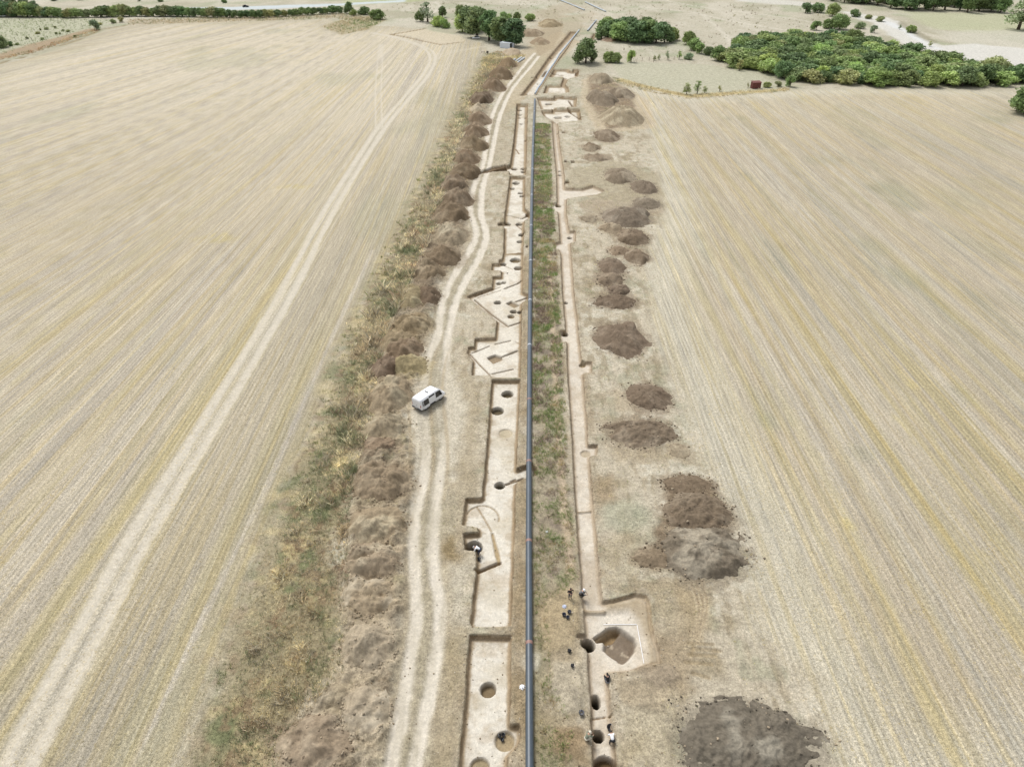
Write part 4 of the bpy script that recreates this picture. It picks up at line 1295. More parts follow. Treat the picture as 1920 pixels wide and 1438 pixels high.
for i, ((px, py), rx, ry, lab, c, hk, kw) in enumerate(RH):
    heap(px, py, rx, ry, lab, GR, c, hk, seed=i, **kw)

nb = len(LH)
SPECIAL = {0: "flat brown mound of cracked soil where the spoil bank meets the frame's lower edge", 2: "rounded pale heap with scraped top beside the near ruts", 11: "dark chocolate heap wedged beyond the white van", 28: "small pale peaked heap beside the darkest far heap",
           29: "darkest far heap of the bank, just above the pale peak"}
for i, ((px, py), rx, ry, c, hk, fl) in enumerate(LH):
    hk *= 1.3
    heap(px, py, rx, ry, SPECIAL.get(i, "brown soil heap, %s from the near end of the bank beside the ruts" % ORD[i]), GB, c, hk, seed=40 + i, pale=.5, lobes=4, clods=1.0)
for i, (px, py, rx, ry, c, lab) in enumerate([(1012, 78, 20, 14, (172, 152, 124), "far soil heap right of the white cabin"), (1000, 62, 22, 10, (160, 142, 116), "far ridge of soil behind the heap by the cabin"), (960, 98, 20, 7, (196, 176, 148), "low tan mound in front of the white cabin"),
                                              (1030, 44, 24, 9, (168, 150, 118), "farthest soil bank near the top, beyond the cabin"), (1140, 74, 15, 6, (168, 142, 120), "small reddish heap in front of the round thicket")]):
    heap(px, py, rx, ry, lab, "far soil heaps by the cabin", c, .4, seed=90 + i)

# crumbs of soil along the trench lips and over the strip
xs, ys = [], []
for P in EDGE_PTS:
    for i in range(len(P)):
        (x0, y0), (x1, y1) = P[i], P[(i + 1) % len(P)]
        L = math.hypot(x1 - x0, y1 - y0)
        n = int(L * (5 if min(y0, y1) < 110 else 2.5))
        t = RNG.random(n)
        xs.append(x0 + (x1 - x0) * t + RNG.normal(0, .28, n))
        ys.append(y0 + (y1 - y0) * t + RNG.normal(0, .28, n))
for _ in range(2500):
    px, py = random.uniform(640, 1330), random.uniform(420, 1450)
    x, y = at(px, py)
    xs.append(np.array([x]))
    ys.append(np.array([y]))
xs, ys = np.concatenate(xs), np.concatenate(ys)
sz = 0.02 + 0.09 * RNG.random(len(xs)) ** 4
cc = np.where(RNG.random((len(xs), 1)) < .4, S(214, 202, 180), S(152, 134, 106)) * (0.8 + .4 * RNG.random((len(xs), 1)))
tag(rocks('soil_crumbs', xs, ys, zats(xs, ys) + sz * .25, sz, cc), "loose crumbs of earth strewn along the trench lips", "soil crumbs", None, "stuff")

# ------------------------------------------------------------------ weeds and grass
def inpoly(P, x, y):
    return sdpoly(P, x, y) < 0


def sample(P, dens_near, dens_far, d0=35, d1=230, pad=0.0):
    xs = [p[0] for p in P]
    ys = [p[1] for p in P]
    A = (max(xs) - min(xs)) * (max(ys) - min(ys))
    n = int(A * dens_near)
    out = []
    for k in range(0, n, 400000):
        m = min(400000, n - k)
        x, y = RNG.uniform(min(xs), max(xs), m), RNG.uniform(min(ys), max(ys), m)
        keep = RNG.random(m) < (1 + (dens_far / dens_near - 1) * np.clip((y - d0) / (d1 - d0), 0, 1) ** 0.6)
        x, y = x[keep], y[keep]
        sd = sdpoly(P, x, y)
        q = sd < pad
        out.append((x[q], y[q]))
    return np.concatenate([o[0] for o in out]), np.concatenate([o[1] for o in out])


def tufts(name, xs, ys, hs, cols, blades, spread, width, lean=0.6, zs=None):
    n = len(xs)
    z0 = zats(xs, ys) if zs is None else zs
    N = n * blades
    r = lambda: RNG.random(N)
    ix = np.repeat(np.arange(n), blades)
    sp = np.repeat(np.broadcast_to(spread, n), blades)
    a = r() * 6.283
    rr = np.sqrt(r()) * sp
    bx, by = xs[ix] + rr * np.cos(a), ys[ix] + rr * np.sin(a)
    bz = z0[ix] - .03
    h = hs[ix] * (.55 + .7 * r())
    la = a + RNG.normal(0, .9, N)
    ll = h * lean * (.3 + r())
    tx, ty, tz = bx + ll * np.cos(la), by + ll * np.sin(la), bz + h
    pa = r() * 6.283
    w = np.repeat(np.broadcast_to(width, n), blades) * (.6 + .8 * r()) * .5
    wx, wy = w * np.cos(pa), w * np.sin(pa)
    mx, my, mz = bx + (tx - bx) * .45, by + (ty - by) * .45, bz + h * .62
    Vv = np.stack([np.stack([bx - wx, by - wy, bz], -1), np.stack([bx + wx, by + wy, bz], -1), np.stack([mx + wx * .8, my + wy * .8, mz], -1), np.stack([tx, ty, tz], -1)], 1)
    F = np.arange(N * 4).reshape(N, 4)
    cc = np.repeat(cols[ix] * (.7 + .6 * RNG.random((N, 1))), 4, 0)
    return mesh_np(name, Vv.reshape(-1, 3), F, M_GRASS, cc, smooth=False)


def palette(x, y, items, sc_, seed):
    """colour per plant, drifting in patches"""
    k = len(items)
    f = np.stack([fbm(x, y, sc_, 3, seed + 5 * i) + RNG.normal(0, .22, len(x)) + w for i, (c, w) in enumerate(items)])
    return np.array([S(*c, k=.74) for c, w in items])[np.argmax(f, 0)]


x, y = sample(WEED_W, 17, 1.3, pad=.9)
c = palette(x, y, [((214, 205, 176), .18), ((194, 181, 154), .12), ((154, 155, 126), .06), ((186, 177, 156), .22), ((140, 146, 114), -.08), ((170, 150, 128), -.10)], 3.2, 200)
sd = sdpoly(WEED_W, x, y)
edgel = np.interp(y, [p[1] for p in WEED_W[1:13]], [p[0] for p in WEED_W[1:13]])
keep = RNG.random(len(x)) < sstep(-.8, 5.0 + .012 * y, x - edgel + RNG.normal(0, .8, len(x)))
x, y, c = x[keep], y[keep], c[keep]
outer = (x < np.interp(y, [p[1] for p in WEED_W[:14]][::1], [p[0] for p in WEED_W[:14]]) + 2.2)
grn = np.array([S(138, 142, 96, k=.85)])
c = np.where((outer & (RNG.random(len(x)) < .45))[:, None], grn * (.75 + .5 * RNG.random((len(x), 1))), c)
bush = sstep(-.1, .5, fbm(x, y, 2.4, 3, 230))
hh = (0.24 + .95 * bush * RNG.random(len(x)) + .1 * RNG.random(len(x))) * (1 - .45 * outer)
dd = np.clip(y / 60, .8, 4)
tag(tufts('dry_weeds', x, y, hh * np.clip(dd, 1, 1.7), c * (.62 + .76 * RNG.random((len(x), 1))), 7, .15 * dd, .045 * dd), "tangled dry yellow and olive weeds between the left stubble and the spoil bank", "weeds", None, "stuff")
x, y = sample(GREEN_W, 24, 4.5, pad=.2)
dens = fbm(x, y, 2.0, 3, 240) + .12 * RNG.normal(0, 1, len(x)) > -.24
x, y = x[dens], y[dens]
c = palette(x, y, [((136, 152, 96), .12), ((156, 156, 116), .10), ((182, 168, 130), .02), ((150, 134, 120), .10), ((122, 144, 84), .0)], 2.4, 250)
dd = np.clip(y / 60, .8, 4)
tag(tufts('green_weeds', x, y, (.14 + .28 * RNG.random(len(x))) * np.clip(dd, 1, 1.5), c, 7, .14 * dd, .032 * dd), "low green and withered weeds in the strip right of the pipeline", "weeds", None, "stuff")
x, y = sample(GREEN_N, 16, 10, pad=.2)
k = fbm(x, y, 1.4, 3, 246) > -.05
x, y = x[k], y[k]
c = palette(x, y, [((136, 150, 96), .12), ((150, 152, 112), .10), ((184, 170, 130), .05), ((172, 150, 112), .0)], 2.0, 255)
tag(tufts('green_weeds', x, y, .12 + .30 * RNG.random(len(x)), c, 7, .14, .03), "green and straw weeds along the near right side of the pipeline", "weeds", None, "stuff")
# thin growth over the rest of the strip, kept off the bare dug and driven ground
STRIP = ats([(650, 1500), (640, 1100), (700, 800), (800, 550), (880, 260), (960, 130), (1090, 130), (1190, 180), (1230, 400), (1230, 640), (1300, 850), (1420, 1080), (1560, 1440), (1580, 1500)])
x, y = sample(STRIP, 1.6, .4)
k = (clsat(x, y) == 0) & (zats(x, y) > -.15) & (fbm(x, y, 4, 3, 260) > .02)
x, y = x[k], y[k]
c = palette(x, y, [((190, 182, 146), .2), ((160, 160, 118), .05), ((196, 186, 132), .05), ((140, 142, 100), -.15)], 3, 270)
dd = np.clip(y / 60, .8, 4)
tag(tufts('sparse_weeds', x, y, .07 + .13 * RNG.random(len(x)), c, 6, .12 * dd, .03 * dd, 1.0), "sparse pale tufts on the trampled soil right of the narrow trench", "weeds", None, "stuff")
# short stubble and straw nearest the camera in both fields
for Pf, lab, sd_ in ((PL_FIELD, "cut straw stubble standing in the near left field", 300), (PR_FIELD, "cut straw stubble standing in the near right field", 320)):
    Q = [(-58, 22), (-4, 22), (-14, 60), (-24, 95), (-75, 95)] if Pf is PL_FIELD else [(10, 22), (58, 22), (75, 95), (26, 95), (16, 60)]
    x, y = sample(Q, 11, 3.5, 30, 95)
    k = inpoly(Pf, x, y)
    x, y = x[k], y[k]
    rowx = np.round(x / .3) * .3 + RNG.normal(0, .05, len(x))
    c = palette(x, y * .3, [((214, 204, 176), .15), ((190, 178, 148), .1), ((206, 190, 134), 0), ((150, 144, 112), -.25)], 2, sd_)
    tag(tufts('straw_stubble', rowx, y, .05 + .09 * RNG.random(len(x)), c, 5, .10, .035, .8), lab, "stubble", None, "stuff")
# tall dry grass along field corners far off
for nm, lab, pts, dn, hh, pal in [
        ('dry_grass', "straw-coloured grass and scrub along the edge of the fenced paddock", [(1150, 146), (1200, 158), (1290, 178), (1480, 164), (1480, 172), (1290, 187), (1200, 170), (1150, 154)], .9, (.3, .8), [((198, 188, 158), .2), ((150, 150, 116), .1), ((180, 166, 134), .1)]),
        ('dry_grass', "rough tan grass along the far headland under the long hedge", [(240, 38), (640, 26), (700, 33), (690, 44), (630, 36), (330, 44), (240, 48)], .35, (.5, 1.2), [((190, 178, 150), .2), ((150, 150, 116), .05)]),
        ('dry_grass', "ochre weeds on the bank beside the white cabin", [(905, 108), (930, 98), (985, 104), (960, 130), (925, 160), (890, 200), (875, 190), (900, 140)], 1.6, (.4, .9), [((206, 194, 156), .2), ((178, 164, 136), .1), ((152, 152, 120), -.0)]),
        ('dry_grass', "tan weeds on the track-side knoll at the head of the left field", [(605, 52), (650, 36), (700, 32), (722, 38), (690, 56), (640, 66)], .5, (.4, 1.0), [((188, 176, 146), .2), ((134, 146, 100), .05)]),
        ('scrub', "brown thorny scrub on the slope below the stake plot", [(-60, 128), (0, 108), (60, 94), (130, 70), (185, 54), (190, 57), (130, 77), (60, 101), (0, 114), (-60, 136)], .8, (.3, .8), [((170, 140, 110), .2), ((196, 176, 140), .1), ((150, 150, 116), -.1)]),
        ('scrub', "grey-green low plants covering the stake plot", [(0, 104), (130, 66), (220, 38), (120, 34), (0, 38), (-60, 60), (-60, 120)], .16, (.3, .8), [((160, 166, 130), .2), ((136, 146, 108), .0)]),
        ('pasture_scrub', "dark low scrub dotted over the far pasture", [(990, 40), (1080, 2), (1500, 10), (1600, 60), (1400, 70), (1300, 110), (1130, 110), (1060, 60)], .012, (.5, 1.2), [((130, 126, 96), .2), ((150, 146, 110), .0), ((120, 100, 86), 0)]),
        ('pasture_scrub', "thin scrub over the pasture beyond the central trees", [(720, 40), (1000, 40), (1060, 2), (700, 6)], .012, (.5, 1.2), [((140, 136, 100), .2), ((120, 124, 90), .0)])]:
    P = ats(pts)
    x, y = sample(P, dn, dn)
    tag(tufts(nm, x, y, RNG.uniform(*hh, len(x)), palette(x, y, pal, 8, 400), 7, .5, .14, .6), lab, "grass" if 'grass' in nm else "scrub", None, "stuff")

# ------------------------------------------------------------------ trees
def leaf_mesh(name, lobes, nleaf, size, seed, parent, sheen=1.0):
    rs = np.random.default_rng(seed)
    Vv, Cc = [], []
    for (lx, ly, lz, lr, lk) in lobes:
        n = max(12, int(nleaf * lr * lr))
        d = rs.normal(0, 1, (n, 3))
        d /= np.linalg.norm(d, axis=1)[:, None]
        rad = lr * (0.35 + .95 * rs.random((n, 1)) ** .8)
        p = np.array([lx, ly, lz]) + d * rad * np.array([1, 1, .85])
        a = rs.normal(0, 1, (n, 3))
        u = np.cross(d + .8 * a, rs.normal(0, 1, (n, 3)))
        u /= np.linalg.norm(u, axis=1)[:, None] + 1e-9
        v = np.cross(d + .6 * a, u)
        v /= np.linalg.norm(v, axis=1)[:, None] + 1e-9
        s = size * (.5 + .9 * rs.random((n, 1)))
        Vv.append(np.stack([p - u * s, p - v * s * .6, p + u * s, p + v * s * .6], 1))
        Cc.append(np.repeat(np.array([1.0, 1.0, 1.0]) * lk * (.72 + .56 * rs.random((n, 1))), 4, 0))
    Vv = np.concatenate(Vv).reshape(-1, 3)
    o = mesh_np(name, Vv, np.arange(len(Vv)).reshape(-1, 4), M_LEAF, np.concatenate(Cc), parent, smooth=False)
    return o


def tree_proto(seed, h, r, nl, size, base=.25, nleaf=70, bushy=False, trunks=1, squash=1.0):
    """unit tree: trunk with limbs and a crown of leaf clumps; returns the Empty that carries them"""
    rs = np.random.default_rng(seed)
    root = empty('tree', (0, 0, -500 - seed))
    lobes = []
    nl = int(nl * 1.7)
    nleaf = nleaf * 1.1
    for k in range(nl):
        f = rs.random()
        zz = h * (base + (1 - base) * (f ** .8)) * .93
        prof = math.sin(math.pi * min(.97, .22 + .72 * f)) ** .6
        ang = rs.random() * 6.283
        q = r * prof * rs.random() ** .5 * .85
        lobes.append((q * math.cos(ang), q * math.sin(ang), zz, r * (.22 + .24 * rs.random()) * (1.1 - .35 * f), .80 + .4 * rs.random()))
    leaf_mesh('crown', lobes, nleaf, size, seed, root)
    mb = MB()
    for t in range(trunks):
        ox, oy = (0, 0) if trunks == 1 else (rs.uniform(-.4, .4) * r, rs.uniform(-.4, .4) * r)
        lean = rs.uniform(-.06, .06, 2) * h
        hh = h * .62
        rt = .028 * h / math.sqrt(trunks)
        mb.tube([(ox, oy, -.3), (ox + lean[0] * .3, oy + lean[1] * .3, hh * .4), (ox + lean[0], oy + lean[1], hh), (ox + lean[0], oy + lean[1], h * .85)], [rt * 1.4, rt, rt * .6, rt * .2], 7)
        for l in lobes[::2]:
            mb.tube([(ox + lean[0] * .4, oy + lean[1] * .4, hh * (.35 + .3 * rs.random())), (l[0] * .5, l[1] * .5, l[2] * .75), (l[0], l[1], l[2])], [rt * .5, rt * .32, rt * .1], 5)
    mb.build('trunk', M_BARK, root, True)
    return root


PROT = {
    'broad': [tree_proto(1, 9, 4.2, 20, .42, .22, 60), tree_proto(2, 9, 3.8, 18, .42, .2, 60), tree_proto(3, 9, 4.6, 22, .42, .25, 55)],
    'bush': [tree_proto(4, 5, 3.0, 16, .34, .12, 85, trunks=3), tree_proto(5, 5, 2.7, 14, .34, .1, 85, trunks=2), tree_proto(6, 5, 3.4, 18, .34, .14, 80, trunks=3)],
    'tall': [tree_proto(7, 14, 4.4, 26, .5, .2, 60), tree_proto(8, 14, 3.8, 24, .5, .16, 60)],
    'loose': [tree_proto(9, 8, 2.2, 15, .28, .15, 45), tree_proto(10, 8, 2.6, 17, .28, .12, 45)],
}
PH = {'broad': 9, 'bush': 5, 'tall': 14, 'loose': 8}
USED = set()
TONES = {k: S(*v, k=.46) for k, v in dict(dark=(92, 106, 70), mid=(106, 120, 76), light=(126, 140, 86), olive=(118, 122, 84), grey=(112, 122, 94), deep=(82, 98, 66)).items()}


def plant(kind, px, py, hpx, label, group=None, tone='mid', w=1.0, cat='tree', name='tree', jitter=.18):
    p = put(px, py)
    hv = vscale(py)[1]
    h = hpx / hv
    pr = random.choice(PROT[kind])
    o = pr if pr.name not in USED else copy_tree(pr)
    USED.add(o.name if o is pr else '')
    USED.add(pr.name)
    o.name = name
    if o is pr:
        USED.add(o.name)
    o.location = (p[0], p[1], p[2] - .05)
    k = h / PH[kind]
    o.scale = (k * w, k * w, k)
    o.rotation_euler = (0, 0, random.uniform(0, 6.28))
    o['label'], o['category'] = label, cat
    if group:
        o['group'] = group
    elif 'group' in o:
        del o['group']
    t = TONES[tone] * random.uniform(1 - jitter, 1 + jitter) * np.array([random.uniform(.92, 1.1), 1, random.uniform(.9, 1.1)])
    for c in o.children:
        if c.name.startswith('crown'):
            c.color = (*t, 1)
    return o


# trees in the middle distance that can be told apart
T = [('loose', 802, 42, 40, "tall thin pale-green tree at the left end of the central row", 'grey', 1.5), ('broad', 788, 41, 20, "dark round bush-like tree at the foot of the thin pale tree", 'dark', 1.2), ('broad', 830, 33, 21, "dark small tree behind the light green ones, beside the far track", 'dark', .9),
     ('broad', 864, 36, 25, "dark tree standing behind the yellow-green tree", 'dark', 1.0), ('bush', 822, 50, 19, "yellow-green shrub at the field edge, left of the central row", 'light', 1.1), ('bush', 834, 53, 17, "mid-green shrub right of the yellow-green shrub", 'mid', .9),
     ('broad', 867, 60, 33, "bright yellow-green tree left of the big dark trees", 'light', 1.0), ('tall', 895, 71, 58, "big dark tree behind the parked white car, left of the tall group", 'dark', 1.25), ('tall', 917, 77, 57, "big dark tree in the middle of the tall group by the cabin", 'deep', 1.25),
     ('tall', 940, 84, 52, "big dark tree immediately behind the white cabin", 'dark', 1.4), ('tall', 962, 87, 52, "big dark spreading tree right of the white cabin", 'deep', 1.45), ('broad', 882, 60, 46, "tall dark tree at the back of the central group", 'dark', 1.2), ('broad', 905, 55, 38, "dark tree half hidden behind the big group", 'deep', 1.1),
     ('broad', 944, 40, 17, "small dark tree behind the tall group, left of two", 'mid', 1.0), ('broad', 969, 41, 18, "small dark tree behind the tall group, right of two", 'dark', 1.0), ('bush', 994, 40, 14, "lone round bush right of the small dark trees", 'mid', 1.2), ('bush', 955, 36, 10, "tiny light bush between the small dark trees", 'light', 1.0),
     ('broad', 655, 26, 22, "dark tree at the right end of the long hedge", 'dark', 1.1), ('bush', 683, 28, 15, "round dark bush on the far knoll", 'dark', 1.2), ('bush', 707, 37, 19, "larger dark bush beside the far knoll", 'dark', 1.3), ('bush', 664, 30, 12, "small dark bush below the hedge end", 'mid', 1.2),
     ('broad', 1098, 119, 46, "rounded dark green tree alone beside the angled pipe", 'dark', 1.25), ('bush', 1112, 118, 20, "dark low growth at the foot of the lone round tree", 'dark', 1.0),
     ('bush', 1142, 117, 20, "fresh green small tree, left of a pair on the paddock edge", 'mid', 1.0), ('bush', 1156, 118, 19, "fresh green small tree, right of a pair on the paddock edge", 'mid', 1.0), ('bush', 1183, 117, 22, "pale lime sapling right of the pair on the paddock edge", 'light', .8),
     ('loose', 1227, 114, 10, "short dark shrub on the paddock edge, left of two", 'olive', 1.2), ('loose', 1235, 113, 11, "short dark shrub on the paddock edge, right of two", 'olive', 1.2), ('loose', 1251, 113, 19, "upright grey-green shrub on the paddock edge", 'grey', .9), ('loose', 1273, 112, 17, "lime green sapling near the hedge end", 'light', 1.1), ('bush', 1291, 112, 12, "grey-green low shrub right of the lime sapling", 'grey', 1.1),
     ('loose', 1287, 178, 23, "leafy grey-green shrub, left of a trio on the stubble corner", 'olive', 1.1), ('loose', 1307, 176, 26, "tallest dark shrub of a trio on the stubble corner", 'mid', 1.0), ('loose', 1321, 175, 14, "shortest shrub of a trio on the stubble corner", 'olive', 1.2), ('loose', 1349, 172, 12, "small shrub between the trio and the rusty hut", 'olive', 1.3), ('loose', 1402, 165, 10, "thin dark shrub just left of the rusty hut", 'olive', 1.0),
     ('bush', 1438, 164, 10, "low bush just right of the rusty hut", 'olive', 1.3), ('bush', 1481, 163, 20, "green bush at the left foot of the wood", 'mid', 1.0), ('bush', 1458, 163, 10, "low dull bush between rusty hut and wood", 'olive', 1.5), ('loose', 1386, 133, 22, "slender tree leaning off the wood's left edge", 'olive', 1.2),
     ('broad', 1290, 84, 24, "tree at the top of the diagonal hedge", 'mid', 1.1), ('bush', 1300, 94, 22, "second tree down the diagonal hedge", 'mid', 1.1), ('bush', 1311, 101, 20, "third tree down the diagonal hedge", 'mid', 1.1), ('bush', 1328, 104, 16, "fourth tree down the diagonal hedge", 'dark', 1.1), ('broad', 1346, 114, 27, "dark tree where the diagonal hedge meets the wood", 'dark', 1.1),
     ('bush', 1510, 25, 19, "dark tree left of the pair at the gravel bend", 'dark', 1.2), ('bush', 1532, 24, 18, "dark tree right of the pair at the gravel bend", 'dark', 1.2), ('broad', 1560, 31, 24, "rounded tree above the far clump", 'mid', 1.1), ('broad', 1573, 56, 28, "largest tree of the far clump behind the wood", 'mid', 1.3), ('bush', 1554, 54, 18, "tree left of the largest in the far clump", 'dark', 1.2),
     ('bush', 1528, 57, 17, "lone flat-topped tree left of the far clump", 'mid', 1.3), ('bush', 1602, 32, 14, "dark bush at the head of the gravel", 'dark', 1.1), ('bush', 1628, 36, 8, "tiny bush on the gravel, left of two", 'olive', 1.3), ('bush', 1650, 41, 10, "tiny bush on the gravel, right of two", 'olive', 1.3), ('bush', 1707, 62, 14, "green bush on the gravel bank", 'mid', 1.2),
     ('loose', 1743, 88, 11, "small leaning bush by the lower gravel", 'olive', 1.2), ('bush', 1636, 62, 14, "grey leafless-looking bush behind the wood", 'grey', 1.1), ('bush', 1612, 54, 12, "dull grey bush left of the leafless one", 'grey', 1.2), ('loose', 1686, 56, 10, "grey shrub by the gravel bend", 'grey', 1.3),
     ('loose', 1909, 56, 58, "tall grey-green willow at the right edge beyond the gravel", 'grey', 1.7), ('broad', 1922, 214, 50, "dark tree cut by the right edge beside the stubble", 'dark', 1.3), ('bush', 1905, 208, 16, "dark low shrub left of the tree on the right edge", 'dark', 1.2),
     ('bush', 180, 57, 19, "grey-green bush on the slope at the right of the stake plot", 'grey', 1.0), ('bush', 2, 90, 22, "dark bush at the left edge of the stake plot", 'dark', 1.0), ('bush', 20, 87, 9, "small dark bush beside the one on the left edge", 'dark', 1.4), ('bush', 212, 44, 8, "dark bush at the upper end of the slope", 'olive', 1.3), ('bush', 228, 42, 10, "last bush at the head of the slope", 'olive', 1.4)]
for kind, px, py, hp, lab, tone, w in T:
    plant(kind, px, py, hp, lab, None, tone, w, 'bush' if kind == 'bush' or hp < 15 else 'tree')
for i, (px, py, hp) in enumerate([(1133, 66, 36), (1128, 74, 30), (1150, 72, 42), (1165, 78, 44), (1180, 76, 50), (1195, 81, 48), (1212, 80, 52), (1230, 82, 46), (1246, 80, 38), (1260, 76, 30), (1170, 62, 36), (1210, 64, 38), (1140, 60, 34), (1240, 66, 30)]):
    plant('broad', px, py, hp * .82, "dense dark tree within the round thicket right of the angled pipe", "trees of the round thicket", 'deep' if i % 3 else 'mid', 1.45)


def fill(Ppx, step, kind_h, label, group, tones, wr=(1.0, 1.4), limit=150):
    P = ats(Ppx)
    xs_, ys_ = [p[0] for p in P], [p[1] for p in P]
    pts = []
    tries = 0
    while tries < 12000 and len(pts) < limit:
        tries += 1
        x, y = random.uniform(min(xs_), max(xs_)), random.uniform(min(ys_), max(ys_))
        if sdpoly(P, np.array([x]), np.array([y]))[0] > 0 or any((x - a) ** 2 + (y - b) ** 2 < step * step for a, b in pts):
            continue
        pts.append((x, y))
    for x, y in pts:
        # back to the pixel row for plant()
        d = (x, y * CT + H * ST, y * ST - H * CT)
        py = 719 - FPX * d[2] / d[1]
        px = 960 + FPX * x / d[1]
        k, (h0, h1) = random.choice(kind_h)
        plant(k, px, py, random.uniform(h0, h1) * vscale(py)[1], label, group, random.choice(tones), random.uniform(*wr))


fill([(1362, 122), (1372, 104), (1390, 86), (1420, 80), (1500, 78), (1580, 82), (1640, 92), (1700, 108), (1780, 124), (1830, 138), (1930, 148), (2020, 154), (2020, 164), (1920, 161), (1800, 164), (1700, 164), (1600, 158), (1520, 156), (1460, 146), (1400, 128)], 5.6,
     [('bush', (4.5, 6.5)), ('broad', (5, 7.5)), ('bush', (4, 6))], "leafy tree in the dense wood behind the right stubble field", "trees of the right-hand wood", ['mid', 'mid', 'dark', 'olive', 'dark', 'deep', 'mid', 'light', 'mid', 'deep'], (1.25, 1.75), 190)
fill([(1555, 2), (1620, 12), (1690, 19), (1790, 24), (1880, 25), (1880, 8), (1700, 2), (1580, -3)], 8.0, [('broad', (9, 13)), ('tall', (11, 15))], "dark tree of the tall wood beyond the gravel riverbed", "trees of the far river wood", ['deep', 'dark', 'deep', 'dark'], (1.0, 1.3), 46)
# the long hedge
px = -14
while px < 640:
    py = 31 + (px > 120) * 1.5 + 1.5 * math.sin(px / 60) - max(0, px - 480) * .035
    hp = (24 if px < 70 else 18 if px < 120 else 16 if px < 180 else 21 if px < 250 else 18 if px < 420 else 15 if px < 520 else 14)
    plant('broad', px, py, hp * random.uniform(.85, 1.15), "bushy tree in the long hedge between the left field and the road", "trees of the long hedge", random.choice(['dark', 'mid', 'dark', 'deep', 'olive']), random.uniform(1.2, 1.6))
    px += random.uniform(9, 13)
for px, hp in ((8, 34), (28, 36), (52, 32), (70, 26)):
    plant('tall', px, 27, hp, "taller grey-green tree rising behind the left end of the hedge", "tall trees at the hedge's left end", 'grey', 1.1)
for i, (px, py) in enumerate([(102, 2), (150, 1), (260, 3), (300, 4), (420, 6)]):
    plant('bush', px, py, 7, "small dark bush in the open land beyond the road", "bushes beyond the road", 'dark', 1.5, 'bush')


# ------------------------------------------------------------------ the pipeline
PIPE_R = 0.375


def pipe_run(pts, label, welds=(), z=0.42, every=None, group=None, mat=None, name='pipeline'):
    P = [Vector((*at(a, b, z), z)) for a, b in pts]
    out = []
    for i in range(len(P) - 1):
        n = max(1, int((P[i + 1] - P[i]).length / 3))
        out += [P[i].lerp(P[i + 1], k / n) for k in range(n)]
    out.append(P[-1])
    root = MB().tube(out, PIPE_R, 28).build(name, mat or M_PIPE, None, True)
    tag(root, label, "pipeline" if name == 'pipeline' else "pipe", group)
    me = root.data
    for p in me.polygons:
        if len(p.vertices) > 4:
            p.use_smooth = False
    L, acc, marks = 0, 0, []
    for w, red in welds:
        marks.append((Vector((*at(np.interp(w, [p[1] for p in pts][::-1], [p[0] for p in pts][::-1]), w, z), z)), red))
    if every:
        d = 0.0
        for i in range(len(out) - 1):
            d += (out[i + 1] - out[i]).length
            if d > every:
                d = 0
                marks.append((out[i + 1], False))
    for p, red in marks:
        j = min(range(len(out) - 1), key=lambda k: (out[k] - p).length + (out[k + 1] - p).length)
        t = (out[j + 1] - out[j]).normalized()
        q = out[j] + t * (p - out[j]).dot(t)
        MB().tube([q - t * .19, q - t * .15, q + t * .15, q + t * .19], [PIPE_R + .002, PIPE_R + .012, PIPE_R + .012, PIPE_R + .002], 28, False).build('weld_band', M_WELD if red else M_WELDP, root, True)
    return root


pipe_run([(993.5, 1520), (993, 1438), (992.5, 1300), (992, 1150), (991.5, 1000), (991.8, 860), (992.5, 760), (993, 650), (994, 560), (995.2, 470), (997, 370), (998.6, 300), (1000.6, 240), (1003, 187)],
         "long straight blue-grey steel pipeline running up the middle of the excavation", [(1206, True), (1015, True), (866, True), (750, True), (648, False), (564, False), (490, False), (424, False), (367, False), (318, False), (276, False), (240, False), (210, False)])
pipe_run(crop(840, 40, 4.7925, [(783, 652), (805, 606), (840, 560), (900, 455), (960, 368), (1000, 300), (1050, 240), (1120, 152), (1178, 82)]), "second pale pipeline run slanting away right along the far trench", every=12, z=.5, mat=M_PIPE2)
pipe_run([(1101.5, 58), (1118, 38)], "short pale pipeline length lying in front of the round thicket", z=.5, mat=M_PIPE2)
pipe_run([(1047, -1), (1096, 19)], "pipeline length lying on the far pasture, left of two at the top edge", z=.5, mat=M_PIPE2)
pipe_run([(1097, 4), (1136, 22)], "pipeline length lying on the far pasture, right of two at the top edge", z=.5, mat=M_PIPE2)
for (a, b), lab in zip((((957, 118), (966, 111)), ((960, 120), (978, 108)), ((963.5, 122.3), (983, 109))), ("short grey pipe at the back of three lying beside the far track", "grey pipe in the middle of three lying beside the far track", "grey pipe nearest the camera of three lying beside the far track")):
    pipe_run([a, b], lab, z=.4, name='pipe_length', mat=M_ZINC, group="spare pipes by the far track")


# ------------------------------------------------------------------ vehicles
def loft(stations, n_side=7):
    """body shell from cross-sections: x, half width low, half width at roof, bottom, belt height, roof height"""
    rings = []
    for x, wb, wt, zb, zm, zt in stations:
        half = [(0, zb), (wb * .82, zb), (wb * .97, zb + .07), (wb, zb + .22), (wb, (zb + zm) / 2 + .1), (wb * .985, zm), (wt + .02, zt - .16), (wt - .06, zt - .045), (wt * .72, zt - .005), (0, zt)]
        ring = [(x, y, z) for y, z in half] + [(x, -y, z) for y, z in half[-2:0:-1]]
        rings.append(ring)
    n = len(rings[0])
    v = [p for r in rings for p in r]
    f = [(i * n + k, i * n + (k + 1) % n, (i + 1) * n + (k + 1) % n, (i + 1) * n + k) for i in range(len(rings) - 1) for k in range(n)]
    f += [tuple(range(n))[::-1], tuple((len(rings) - 1) * n + k for k in range(n))]
    return MB().add(v, f)


